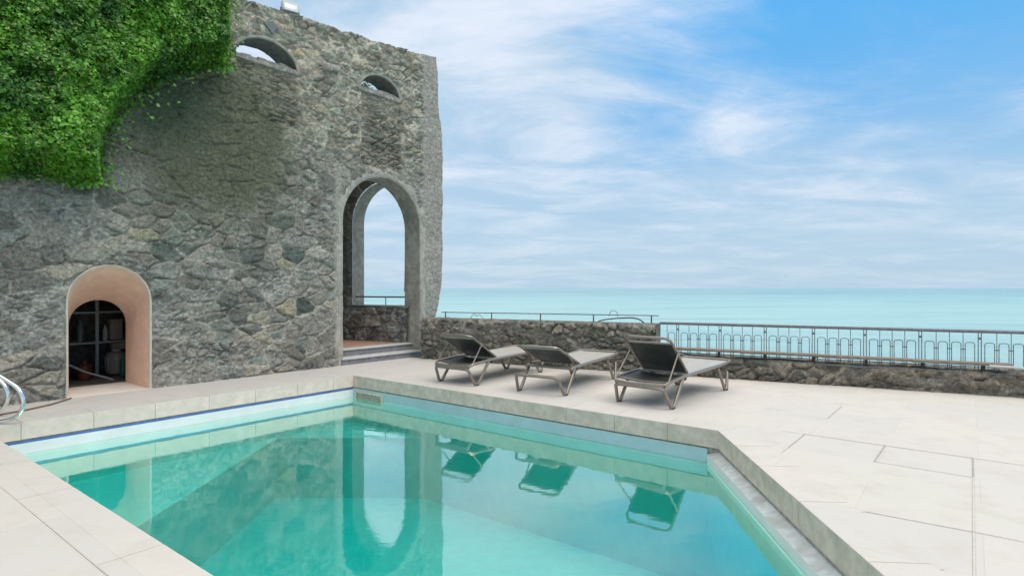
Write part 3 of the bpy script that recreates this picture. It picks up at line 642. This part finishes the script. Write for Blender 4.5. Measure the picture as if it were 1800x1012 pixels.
# equipment in the niche store room
def ept(s, z, off): return wpt(s, z, off)
def npos(px, off): return WP(px, 600, off)[0]
QR = math.atan2(U.y, U.x)
eq = empty('water_drum', ept(npos(204, -1.9), 0, -1.9), 0, label='pale ribbed drum on the niche floor under the shelf', cat='drum')
m_ = MB(); m_.lathe((0, 0, 0), [(.10, 0), (.135, .02), (.14, .05), (.14, .29), (.12, .33), (.06, .36)]); m_.build('drum', M_box, eq)
for k in range(7): m_ = MB(); a = k / 7 * 6.28; m_.box((.141 * math.cos(a), .141 * math.sin(a), .17), (.014, .02, .22), a, .004); m_.build('rib', M_pvc, eq)
m_ = MB(); m_.lathe((0, 0, .355), [(.06, 0), (.062, .03), (.05, .035)]); m_.build('lid', M_pvc, eq)
sh = empty('metal_shelf', ept(npos(170, -2.2), 0, -2.2), QR, label='dark metal shelf rack across the back of the niche store', cat='shelf')
for x in (-.55, -.04, .55): m_ = MB(); m_.box((x, -.15, .8), (.045, .04, 1.6), 0, .004); m_.build('upright', M_pvc, sh)
for z in (.50, .97): m_ = MB(); m_.box((0, 0, z), (1.5, .4, .028), 0, .004); m_.build('shelf_board', M_pvc, sh)
bx_ = MB(); bx_.box(ept(npos(200, -2.15), .68, -2.12), (.17, .20, .30), QR, .015); bx_.box(ept(npos(200, -2.15), .84, -2.12), (.18, .21, .025), QR, .008); tag(bx_.build('storage_box', M_box), 'tall beige storage box standing on the niche shelf', 'box')
bx_ = MB(); bx_.box(ept(npos(206, -2.1), .43, -2.05), (.20, .2, .10), QR, .01)
for k in range(5): bx_.box(ept(npos(206, -2.1) - .08 + .04 * k, .43, -1.945), (.014, .012, .085), QR)
tag(bx_.build('plastic_crate', M_box), 'small beige slatted crate hanging just under the niche shelf', 'crate')
bx_ = MB(); bx_.lathe(ept(npos(141, -2.1), .515, -2.1), [(.05, 0), (.055, .02), (.055, .27), (.03, .32), (.03, .35)]); tag(bx_.build('plastic_bottle', M_rail), 'dark slim bottle on the left of the niche shelf', 'bottle')
bx_ = MB(); bx_.lathe(ept(npos(184, -2.1), .515, -2.08), [(.03, 0), (.034, .02), (.034, .17), (.015, .22), (.015, .25)]); tag(bx_.build('spray_bottle', M_pvc), 'small pale bottle on the niche shelf left of the beige box', 'bottle')
bx_ = MB(); bx_.lathe(ept(npos(148, -1.6), .0, -1.6), [(.08, 0), (.09, .04), (.09, .20), (.04, .24), (.04, .27)]); tag(bx_.build('canister', M_red), 'red canister on the floor of the dark niche', 'canister')
bx_ = MB(); bx_.lathe(ept(npos(216, -1.5), .0, -1.5), [(.035, 0), (.04, .03), (.04, .24), (.02, .28)]); tag(bx_.build('green_canister', M_green), 'green plastic container at the right inside edge of the niche', 'container')
bx_ = MB(); bx_.tube([ept(-.15, .42, -1.3), ept(.25, .16, -1.15), ept(.55, .03, -1.0)], .018); bx_.tube([ept(-.15, .42, -1.3), ept(-.35, .44, -1.35)], .018); tag(bx_.build('drain_pipe', M_rail), 'grey plastic pipe slanting down inside the niche', 'pipe')
bx_ = MB(); bx_.box(ept(.08, .14, -1.95), (.42, .3, .26), .9, .03); tag(bx_.build('pump_box', mat('navy_plastic', (.02, .03, .07), .4)), 'dark blue pump housing on the niche floor behind the red canister', 'pump')

# ------------------------------------------------------------------ sea, cliff, terrace
sea = MB(); n = 40; vs = [(-60000, -30000, -14), (60000, -30000, -14), (60000, 60000, -14), (-60000, 60000, -14)]
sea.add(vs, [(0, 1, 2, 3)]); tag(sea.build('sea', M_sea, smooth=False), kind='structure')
def deck_mesh():
    outer = [Vector(wpt(-9, 0, -.1)), Vector(wpt(5.2, 0, -.1)), Vector(spt(-5.2, 0, -.1)), Vector(spt(9.5, 0, -.1)), Vector((11, -9, 0)), Vector((-13, -9, 0))]
    hole = inset(POOL, [-.30, -.30, -.30, -.30])
    bm = bmesh.new(); es = []
    for poly in (outer, hole):
        vv = [bm.verts.new(p) for p in poly]; es += [bm.edges.new((vv[i - 1], vv[i])) for i in range(len(vv))]
    bmesh.ops.triangle_fill(bm, use_beauty=True, use_dissolve=False, edges=es)
    for f in bm.faces:
        if f.normal.z < 0: f.normal_flip()
    me = bpy.data.meshes.new('terrace'); bm.to_mesh(me); bm.free(); me.materials.append(M_deck)
    o = bpy.data.objects.new('terrace', me); C.objects.link(o); tag(o, kind='structure')
    cl = MB(); m = len(outer); top = [(p.x, p.y, -.02) for p in outer]; bot = [(p.x * 1.05, p.y * 1.1 + .5, -15) for p in outer]
    cl.add(top + bot, [(i, (i + 1) % m, m + (i + 1) % m, m + i) for i in range(m)]); tag(cl.build('cliff', M_cliff, smooth=False), kind='structure')
deck_mesh()
jt = MB(); jp = MB()
def strip_line(mb, a, b, w_=.006, z=.004):
    a, b = ground(*a), ground(*b); e = (b - a).normalized(); q = Vector((-e.y, e.x, 0)) * w_ / 2
    mb.add([(a - q)[:2] + (z,), (b - q)[:2] + (z,), (b + q)[:2] + (z,), (a + q)[:2] + (z,)], [(0, 1, 2, 3)])
for a, b, w_ in (((1385, 787), (1415, 763), .007), ((1415, 763), (1710, 805), .008), ((1710, 805), (1711, 839), .010), ((1536, 811), (1710, 839), .006), ((1555, 784), (1537, 811), .010), ((1520, 899), (1760, 944), .006),
                 ((1480, 714), (1455, 735), .006), ((1436, 900), (1520, 900), .004)): strip_line(jt, a, b, w_)
for a, b, w_ in (((50, 895), (190, 1012), .005), ((1760, 944), (1900, 972), .006), ((1385, 787), (1340, 820), .005), ((1711, 839), (1713, 1060), .010), ((1710, 805), (1900, 832), .008), ((1540, 997), (1660, 1001), .006), ((1375, 757), (1415, 763), .006)): strip_line(jp, a, b, w_)
tag(jt.build('paving_joint', M_joint, smooth=False), kind='structure'); tag(jp.build('paving_joint', M_jointpale, smooth=False), kind='structure')
m_ = MB(); hs = [ground(*p) for p in ((-60, 738), (0, 730), (45, 722), (90, 712), (125, 701))]; m_.tube([(p.x, p.y, .012) for p in hs], .010, 6); tag(m_.build('hose', noisy((.20, .13, .10), name='rubber')), 'thin brown hose lying on the paving left of the niche', 'hose')

# ------------------------------------------------------------------ pool
pool = empty('swimming_pool', (0, 0, 0), 0, label='angular turquoise swimming pool with pale stone coping', cat='swimming pool')
WZ = -.31
outer = inset(POOL, -.302)
def edge_blocks(i, joints, face_m, inner_first=0):
    a, b = POOL[i], POOL[(i + 1) % 4]; oa, ob = outer[i], outer[(i + 1) % 4]
    L = (b - a).length; g = .002
    ts = [0] + joints + [1]
    for k in range(len(ts) - 1):
        t0, t1 = ts[k] + (g / L if k else 0), ts[k + 1] - (g / L if k < len(ts) - 2 else 0)
        p0, p1 = a.lerp(b, t0), a.lerp(b, t1); e = (b - a).normalized()
        q0 = oa.lerp(ob, t0) if k == 0 else None; q1 = oa.lerp(ob, t1) if k == len(ts) - 2 else None
        nn = Vector((-e.y, e.x, 0)); nn = nn if nn.dot(oa - a) > 0 else -nn
        if q0 is None: q0 = p0 + nn * .302
        if q1 is None: q1 = p1 + nn * .302
        bm = bmesh.new(); dz_ = .004 + .0015 * random.random()
        lo_ = [bm.verts.new((p.x, p.y, -.168)) for p in (p0, p1, q1, q0)]; hi_ = [bm.verts.new((p.x, p.y, dz_)) for p in (p0, p1, q1, q0)]
        bm.faces.new(hi_); bm.faces.new(lo_[::-1])
        for j in range(4): bm.faces.new((lo_[j], lo_[(j + 1) % 4], hi_[(j + 1) % 4], hi_[j]))
        bmesh.ops.recalc_face_normals(bm, faces=bm.faces[:]); bmesh.ops.bevel(bm, geom=[x for x in bm.edges if x.verts[0].co.z > 0 and x.verts[1].co.z > 0], offset=.002, segments=2, affect='EDGES')
        me = bpy.data.meshes.new('coping_stone'); bm.normal_update()
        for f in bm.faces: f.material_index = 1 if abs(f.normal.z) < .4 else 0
        bm.to_mesh(me); bm.free(); me.materials.append(M_deck); me.materials.append(face_m); o = bpy.data.objects.new('coping_stone', me); C.objects.link(o); o.parent = pool
def frac_px(i, pxs, z=0):
    a, b = POOL[i], POOL[(i + 1) % 4]; o = []
    for px in pxs:
        k = (px - 900) / FP; e = b - a; t = (k * a.y - a.x) / (e.x - k * e.y); o.append(t)
    return sorted(o)
M_copeleft = noisy((.68, .565, .49), .08, 10, .3, 60, .004, .8, name='coping_stone_sunlit_tone', col2=(.60, .51, .43), scale2=3)  # paler coping copy: the brighter lit side is put into the colour
edge_blocks(0, frac_px(0, (640, 687, 737, 791, 852, 921, 995, 1080, 1173)), M_copeface)
edge_blocks(1, [.105, .215, .36, .52, .68, .84], M_copeface)
edge_blocks(2, [.17, .34, .51, .68, .85], M_copeface)
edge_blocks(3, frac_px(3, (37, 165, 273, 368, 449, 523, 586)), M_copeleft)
# walls just behind the coping face; bands; basin
IN = inset(POOL, [.012, .085, .012, .012]); IN0 = inset(POOL, -.012)
def wall_strip(poly, edges, z0, z1, m, name):
    b = MB()
    for i in edges:
        a, c = poly[i], poly[(i + 1) % 4]; e = (c - a).normalized() * .03
        a = a - e * 0; n = 24
        vs = [(a.lerp(c, k / n).x, a.lerp(c, k / n).y, z) for k in range(n + 1) for z in (z0, z1)]; b.add(vs, [(2 * k, 2 * k + 2, 2 * k + 3, 2 * k + 1) for k in range(n)])
    return b.build(name, m, pool, smooth=False)
wall_strip(IN0, (0, 1, 2, 3), -.26, -.16, M_joint, 'expansion_gap')
RIM = inset(POOL, [.004, .085, .004, .004])
wall_strip(inset(POOL, [0, 0, 0, .0]), (3,), -.206, -.184, M_blue, 'blue_edging')
wall_strip(RIM, (3,), -.36, -.206, M_bandw, 'white_band'); wall_strip(RIM, (0, 2), -.36, -.182, M_band, 'liner_band'); wall_strip(RIM, (1,), -.36, -.235, M_bandw, 'liner_band')
lg = MB(); a, b2 = RIM[1], RIM[2]; c, dd_ = inset(POOL, -.02)[1], inset(POOL, -.02)[2]; n = 30
vs = [p for k in range(n + 1) for p in ((a.lerp(b2, k / n).x, a.lerp(b2, k / n).y, -.235), (c.lerp(dd_, k / n).x, c.lerp(dd_, k / n).y, -.200))]; lg.add(vs, [(2 * k, 2 * k + 1, 2 * k + 3, 2 * k + 2) for k in range(n)]); lg.build('concrete_ledge', M_ledge, pool, smooth=False)
BAS = inset(POOL, [.016, .095, .016, .016]); FZ = -1.52
basin = MB()
for i in range(4):
    a, c = BAS[i], BAS[(i + 1) % 4]; basin.add([(a.x, a.y, FZ), (c.x, c.y, FZ), (c.x, c.y, -.33), (a.x, a.y, -.33)], [(0, 1, 2, 3)])
    r_, q_ = RIM[i], RIM[(i + 1) % 4]; basin.add([(a.x, a.y, -.33), (c.x, c.y, -.33), (q_.x, q_.y, -.33), (r_.x, r_.y, -.33)], [(0, 1, 2, 3)])
basin.add([(p.x, p.y, FZ) for p in BAS], [(0, 1, 2, 3)])
basin.build('basin_liner', M_liner, pool, smooth=False)
shf = MB(); YW = 7.95; XW = -3.22; SZ = -.70
ea = (BAS[1] - BAS[0]); t = (YW - BAS[0].y) / ea.y; q1 = BAS[0] + ea * t; ed_ = BAS[3] - BAS[2]; t = (XW - BAS[2].x) / ed_.x; q2 = BAS[2] + ed_ * t
da = BAS[3] - BAS[0]; PP = BAS[0] + da * ((YW - BAS[0].y) / da.y); nl = Vector((da.y, -da.x, 0)).normalized(); nl = nl if nl.dot(BAS[1] - BAS[0]) < 0 else -nl; nl *= .01
for tri in ((BAS[0] + nl, q1, PP, None), (PP + nl, PP, q2, BAS[3] + nl)):
    P4 = [p for p in tri if p is not None]; m = len(P4)
    shf.add([(p.x, p.y, SZ) for p in P4] + [(p.x, p.y, FZ) for p in P4], [tuple(range(m)), (1, 2, m + 2, m + 1)])
shf.build('shallow_shelf', M_liner, pool, smooth=False)
# skimmer
s_r = frac_px(0, (634, 694)); sk = MB(); e = (PB - PA).normalized(); nI = Vector((e.y, -e.x, 0)); nI = nI if nI.dot(PE - PA) > 0 else -nI
L_ = (PB - PA).length; a = PA + e * (.10); b2 = a + e * .60; cc0 = (a + b2) / 2 + nI * .012; ra = math.atan2(e.y, e.x)
for c, size in (((0, .012), (.62, .03, .022)), ((0, -.078), (.62, .03, .022))): sk.box((cc0.x, cc0.y, -.245 + c[1]), size, ra, .004)
for sgn in (-1, 1): p = cc0 + e * sgn * .30; sk.box((p.x, p.y, -.278), (.022, .03, .11), ra, .004)
sk.build('skimmer_frame', noisy((.50, .47, .33), name='yellowed_plastic'), pool)
sk = MB(); p = cc0 - nI * .004; sk.box((p.x, p.y, -.278), (.58, .012, .07), ra); sk.build('skimmer_mouth', M_joint, pool)
wt = MB(); WP_ = inset(POOL, [.0045, .0855, .0045, .0045]); nn = 4
wt.add([(p.x, p.y, WZ) for p in WP_] + [(p.x, p.y, FZ - .03) for p in WP_], [(3, 2, 1, 0), (4, 5, 6, 7)] + [(i, (i + 1) % 4, 4 + (i + 1) % 4, 4 + i) for i in range(4)])
wo = wt.build('pool_water', M_water, smooth=False); tag(wo, kind='structure')
bm = bmesh.new(); bm.from_mesh(wo.data); bmesh.ops.recalc_face_normals(bm, faces=bm.faces[:]); bm.to_mesh(wo.data); bm.free()

# ladder handrails
for k, (ox, oy, lab) in enumerate(((-5.07, 5.75, 'nearer'), (-5.51, 6.08, 'farther'))):
    la = empty('grab_rail', (ox, oy, 0), 0, label='curved chrome pool grab rail at the left edge of the frame, the %s of two' % lab, cat='grab rail', group='chrome grab rails by the pool')
    m_ = MB(); pts = [(-.95, 0, 0), (-.95, 0, .52), (-.75, 0, .72), (-.45, 0, .70), (-.05, 0, .515), (.19, 0, .36), (.25, .0, .22), (.19, 0, .08), (.04, 0, .03), (-.12, 0, .024)]
    m_.tube([(x, y, z) for x, y, z in pts], .019, 12, corner=.14); m_.build('rail', M_chrome, la)
    m_ = MB(); m_.lathe((-.95, 0, 0), [(.05, .004), (.05, .014), (.03, .03), (.022, .035)]); m_.build('flange', M_chrome, la)
    m_ = MB(); m_.lathe((-.12, 0, 0), [(.04, .004), (.04, .012), (.024, .02)]); m_.build('flange', M_chrome, la)

# ------------------------------------------------------------------ sea parapets
def parapet(name, r0, r1, z1, T, seed, label, cat, mossy=0, tint=(1, 1, 1), sx=.26, sy=.15):
    root = empty(name, (0, 0, 0), 0, label=label, cat=cat)
    nr = int((r1 - r0) / .02); nf = int(z1 / .02) + 2; nt = 16
    r = np.linspace(r0, r1, nr); q = np.concatenate([np.linspace(-.03, z1, nf), np.full(nt, z1)]); of = np.concatenate([np.zeros(nf), np.linspace(0, -T, nt + 1)[1:]])
    RR, ZZ = np.meshgrid(r, q, indexing='ij'); OO = np.tile(of, (nr, 1)); 
    h, c = rubble(RR, ZZ - OO, sx, sy, seed, .045); c = c * np.array(tint)
    rnd = sstep(z1 - ZZ, 0, .05)
    top = (OO < 0) | (ZZ >= z1 - 1e-6)
    H = np.where(top, 0, h * (.4 + .6 * rnd)); Zn = ZZ + np.where(top, .02 * (fbm(RR * 5, OO * 8, seed + 1) - .5) + .25 * h, 0)
    c = np.where(top[..., None], c * .55 + .07, c)
    P_ = np.stack([S0.x + SL.x * RR + SN.x * (OO + H), S0.y + SL.y * RR + SN.y * (OO + H), Zn], -1)
    grid_mesh('stonework', P_, c, np.ones(RR.shape, bool), M_stone, root)
    b = MB(); b.add([spt(r0, -.5, -T), spt(r1, -.5, -T), spt(r1, z1 + .01, -T), spt(r0, z1 + .01, -T)], [(0, 3, 2, 1)])
    b.add([spt(r1, -.03, 0.03), spt(r1, -.03, -T), spt(r1, z1, -T), spt(r1, z1, .0), spt(r0, -.03, 0.03), spt(r0, -.03, -T), spt(r0, z1, -T), spt(r0, z1, .0)], [(0, 1, 2, 3), (7, 6, 5, 4)]); b.build('outer_face', M_dark_plaster, root, smooth=False)
    return root
rt = SR(1153); parapet('parapet_wall', SR(741), rt, .765, .34, 201, 'waist high grey stone parapet behind the loungers, next to the arch pillar', 'parapet wall', tint=(1.0, .96, .88), sx=.17, sy=.085)
parapet('low_wall', rt + .002, 8.3, .295, .34, 202, 'low brown-grey stone wall carrying the iron railing on the right', 'low wall', tint=(1.0, .90, .80), sx=.24, sy=.11)

# pipe rail standing on the tall parapet
pr = empty('pipe_rail', (0, 0, 0), 0, label='thin grey pipe rail on small posts along the tall stone parapet', cat='rail')
m_ = MB(); m_.tube([spt(SR(766), .885, -.2), spt(SR(1153), .905, -.2)], .009, 6); m_.build('rail', M_rail, pr)
for px in (773, 855, 942, 1036.5, 1140): m_ = MB(); m_.tube([spt(SR(px), .74, -.2), spt(SR(px), .90, -.2)], .013, 6); m_.build('post', M_rail, pr)
def zat(px, py, off=-.2):
    o_ = S0 + SN * off; k = (px - 900) / FP; r = (k * o_.y - o_.x) / (SL.x - k * SL.y); Y = o_.y + SL.y * r; return r, HC - (py - 506) * Y / FP
def wirepath(pts, off, rad, name, m, label, cat):
    mb = MB(); P = []
    for px, py in pts: r, z = zat(px, py, off); P.append(Vector(spt(r, z, off)))
    mb.tube(round_path(P, .3, 6), rad, 6); return tag(mb.build(name, m), label, cat)
wirepath(((1046, 567), (1060, 562), (1085, 559), (1112, 558), (1124, 561), (1132, 567)), -.15, .011, 'bent_hose', M_blackiron, 'dark hose arching over the right end of the stone parapet', 'hose')
wirepath(((825, 563), (831, 553), (834, 551), (838, 557), (842, 551), (848, 558), (852, 563)), -.15, .005, 'bent_wire', M_rail, 'loose bent wire sticking up from the parapet by the left lounger', 'wire')
wirepath(((1070, 555), (1073, 547), (1079, 545), (1085, 549), (1086, 556)), -.2, .005, 'wire_loop', M_rail, 'small wire loop standing on the pipe rail right of the middle lounger', 'wire')

# iron railing
rl = empty('iron_railing', (0, 0, 0), 0, label='long iron balustrade of hoops and thin bars facing the sea', cat='railing')
OFR = -.17; r0 = SR(1158) - .0; pitch = .6345; pr0 = SR(1187.7)
m_ = MB(); m_.tube([spt(r0 - .02, .79, OFR), spt(8.2, .79, OFR)], .021, 8); m_.build('handrail', M_railtop, rl)
m_ = MB(); m_.tube([spt(r0 + .05, .335, OFR), spt(8.2, .335, OFR)], .007, 6); m_.build('bottom_rail', M_rail, rl)
npost = int((8.0 - pr0) / pitch) + 1
def proto_copy(proto, r):
    c = proto.copy(); C.objects.link(c); c.parent = rl; p = SL * r; c.location = (p.x, p.y, 0); return c
def pp(r, z, o=0): v = SL * r + SN * (OFR + o) + S0; return (v.x, v.y, z)
mp_ = MB()
for dx_ in (-.016, .016): mp_.tube([pp(dx_, .28), pp(dx_, .78)], .0055, 6)
mp_.lathe(pp(0, .70), [(.004, -.016), (.016, -.008), (.016, .008), (.004, .016)], 8)
post = mp_.build('post', M_rail, rl); first = True; pv = SL * pr0; post.location = (pv.x, pv.y, 0)
mh = MB(); mh.tube([pp(-.050, .29), pp(-.050, .645), pp(.050, .645), pp(.050, .29)], .0050, 6, corner=.035); hoop = mh.build('hoop', M_rail, rl); hoop_used = False
mbb = MB(); mbb.tube([pp(0, .29), pp(0, .78)], .0042, 6); mbb.box(pp(0, .555), (.055, .012, .014), math.atan2(SL.y, SL.x)); bar = mbb.build('thin_bar', M_rail, rl); bar_used = False
def place(kind, r):
    global hoop_used, bar_used
    pv = SL * r
    if kind == 'hoop':
        if not hoop_used: hoop.location = (pv.x, pv.y, 0); hoop_used = True
        else: proto_copy(hoop, r)
    else:
        if not bar_used: bar.location = (pv.x, pv.y, 0); bar_used = True
        else: proto_copy(bar, r)
for k in range(npost):
    if k: proto_copy(post, pr0 + k * pitch)
    q = pitch / 4
    for j in range(4):
        r = pr0 + k * pitch + q * (j + .5)
        if r > 8.1 : break
        place('hoop', pr0 + k * pitch + .03 + (pitch - .06) * (j + .5) / 4)
        if j: place('bar', pr0 + k * pitch + .03 + (pitch - .06) * j / 4)
place('hoop', pr0 - .095); place('bar', pr0 - .165)
# old plank seat running in front of the railing
bn = empty('plank_bench', (0, 0, 0), 0, label='long weathered wooden plank on black brackets in front of the iron railing', cat='plank')
RBN = SR(1781); m_ = MB(); n = 60
ra0 = SR(1176)
for k in range(4):
    a0 = ra0 + (RBN - ra0) * k / 4 + .003; a1 = ra0 + (RBN - ra0) * (k + 1) / 4 - .003; c = spt((a0 + a1) / 2, .395 - .006 * k + .012, -.045); m_ = MB(); m_.box(c, (a1 - a0, .17, .034), math.atan2(SL.y, SL.x) + .001 * (k - 1), .006); m_.build('plank', M_wood, bn)
for k in range(1, 8):
    r = pr0 + k * pitch
    if r < RBN: m_ = MB(); m_.box(spt(r, .335, -.02), (.035, .05, .10), math.atan2(SL.y, SL.x), .004); m_.build('bracket', M_blackiron, bn)
m_ = MB(); m_.tube([spt(RBN - .25, .375, .06), spt(RBN + .1, .37, .06), spt(RBN + .30, .30, .06), spt(RBN + .9, .285, .07)], .017, 8, corner=.1); tag(m_.build('bent_pipe', M_pvc), 'pale bent pipe at the right end of the wooden plank', 'pipe')
wirepath(((1190, 617), (1215, 624), (1255, 628), (1310, 629), (1380, 631), (1425, 636), (1432, 628), (1445, 626), (1500, 627)), -.01, .009, 'black_cable', M_blackiron, 'black cable sagging under the wooden plank near the right lounger', 'cable')
wirepath(((1435, 640), (1500, 644), (1620, 649), (1725, 657), (1800, 659)), .02, .008, 'grey_cable', M_rail, 'thin cable running along the top of the low stone wall', 'cable')

# ------------------------------------------------------------------ loungers
def rpath(pts, r): return round_path([Vector(p) for p in pts], r)
def make_lounger(label, ang, blen=.70, head=True):
    root = empty('sun_lounger', (0, 0, 0), 0, label=label, cat='sun lounger', group='sun loungers beside the pool')
    W = .335; zr = .335
    # side rails with a gentle dip, joined at foot and head
    m = MB()
    for sgn in (-1, 1):
        m.tube(([(.0, sgn * (W - .03), .265), (.05, sgn * W, .30)] if head else [(.30, sgn * W, .30)]) + [(.37, sgn * W, .322), (.75, sgn * W, .335), (1.55, sgn * W, .345), (1.86, sgn * W, .365), (1.93, sgn * (W - .05), .37)], .020, 8, corner=.08)
    m.tube([(1.93, -W + .06, .37), (1.95, 0, .37), (1.93, W - .06, .37)], .020, 8, corner=.05); m.build('side_rails', M_alu, root)
    hd = 0.0 if head else .33; m = MB(); m.tube([(0.0, -W + .03, .265), (-.015, -.15, .258), (-.015, .15, .258), (0.0, W - .03, .265)], .026, 8, corner=.06); m.tube([(.10, -W, .295), (.09, 0, .275), (.10, W, .295)], .012, 8, corner=.2)
    if not head: m = MB(); m.tube([(.33, -W, .315), (.33, W, .315)], .020, 8); m.tube([(.43, -W, .30), (.43, W, .30)], .011, 8)
    m.build('head_crossbar', M_alu, root)
    for x0, sg in ((.13, 1), (1.71, -1)):
        m = MB(); w2 = W + .005
        m.tube([(x0 + sg * .27, -w2, .318), (x0 + sg * .03, -w2, .012), (x0 - sg * .03, -w2, .012), (x0 - sg * .14, -w2 + .035, .225), (x0 - sg * .145, -w2 + .09, .235), (x0 - sg * .145, w2 - .09, .235), (x0 - sg * .14, w2 - .035, .225), (x0 - sg * .03, w2, .012), (x0 + sg * .03, w2, .012), (x0 + sg * .27, w2, .318)], .0205, 8, corner=.045)
        lg = m.build('leg', M_alu, root)
        for s2 in (-1, 1): m = MB(); m.box((x0, s2 * w2, .010), (.07, .042, .018), 0, .006); m.build('foot_pad', M_blackiron, lg)
    # backrest
    hx = .64; c, s = math.cos(ang), math.sin(ang); wb = W - .05
    def bp_(l, y, o=0): return (hx - c * l + s * o * -1, y, zr + .005 + s * l - c * o * -1 * 1)
    m = MB(); m.tube([bp_(0, -wb), bp_(blen - .06, -wb), bp_(blen, -wb + .05, -.015), bp_(blen, wb - .05, -.015), bp_(blen - .06, wb), bp_(0, wb)], .016, 8, corner=.06)
    m.tube([bp_(blen - .115, -wb), bp_(blen - .115, wb)], .012, 8); m.tube([bp_(.0, -wb), bp_(0, wb)], .012, 8); m.build('backrest_frame', M_alu, root)
    def sheet(fn, nu, nv, th, name, mt):
        mm = MB(); vs = []
        for side in (0, 1):
            for i in range(nu + 1):
                for j in range(nv + 1): x, y, z = fn(i / nu, j / nv * 2 - 1); vs.append((x, y, z - side * th))
        k = (nu + 1) * (nv + 1); idx = lambda s_, i, j: s_ * k + i * (nv + 1) + j; fs = []
        for i in range(nu):
            for j in range(nv): fs += [(idx(0, i, j), idx(0, i + 1, j), idx(0, i + 1, j + 1), idx(0, i, j + 1)), (idx(1, i, j), idx(1, i, j + 1), idx(1, i + 1, j + 1), idx(1, i + 1, j))]
            fs += [(idx(0, i, 0), idx(1, i, 0), idx(1, i + 1, 0), idx(0, i + 1, 0)), (idx(0, i, nv), idx(0, i + 1, nv), idx(1, i + 1, nv), idx(1, i, nv))]
        for j in range(nv): fs += [(idx(0, 0, j), idx(0, 0, j + 1), idx(1, 0, j + 1), idx(1, 0, j)), (idx(0, nu, j), idx(1, nu, j), idx(1, nu, j + 1), idx(0, nu, j + 1))]
        mm.add(vs, fs); return mm.build(name, mt, root, ang=60)
    top_l = blen - .115
    sheet(lambda u, v: (lambda sag: (hx - c * top_l * u + s * sag, v * (wb - .004), zr + .008 + s * top_l * u - c * sag))(.030 * (1 - v * v) * math.sin(math.pi * u) + .006 * math.sin(9 * u + 3 * v) * (1 - u) ** 2), 22, 12, .006, 'backrest_sling', M_sling)
    sheet(lambda u, v: (.62 + 1.27 * u, v * (W - .006), .338 + .028 * u - .022 * (1 - v * v) * math.sin(math.pi * min(1, u * 1.1 + .05))), 24, 10, .006, 'seat_sling', M_seat)
    if head: sheet(lambda u, v: (.06 + .50 * u, v * (W - .02), .298 + .030 * u - .02 * (1 - v * v)), 10, 10, .006, 'head_sling', M_sling)
    # stay: U bar from the rails up to the back
    lm = blen * .60; X, Y_, Zz = bp_(lm, wb)
    xs = .05 if head else .40
    for sgn in (-1, 1): m = MB(); m.tube([(xs, sgn * (W - .005), .30), (xs + .03, sgn * (W - .005), .33), (X, sgn * (wb + .024), Zz), ], .0095, 7, corner=.03); m.box((X, sgn * (wb + .012), Zz), (.05, .03, .03), 0, .006, ry=ang); m.build('support_stay', M_alu, root)
    for sgn in (-1, 1): m = MB(); m.box((.44, sgn * (W - .004), .30), (.06, .05, .035), 0, .008); m.build('bracket', M_blackiron, root)
    return root
def put(root, p1, p2):
    """stand the two head-end feet on their measured spots"""
    a = ground(*p1); b = ground(*p2); y = (a - b); ang = math.atan2(y.y, y.x) - math.pi / 2; mid = (a + b) / 2
    ex = Vector((math.cos(ang), math.sin(ang), 0)); root.location = mid - ex * .13; root.rotation_euler = (0, 0, ang)
L1 = make_lounger('leftmost sun lounger, beside the arch pillar, backrest half raised', R(31)); put(L1, (774.6, 669.3), (838, 677.6))
L2 = make_lounger('middle sun lounger with its backrest at the lowest angle', R(23), .72, False); put(L2, (913, 686), (994, 695))
L3 = make_lounger('rightmost sun lounger, nearest the railing, backrest raised steepest', R(43), .66); put(L3, (1088.5, 705), (1182, 718.6))
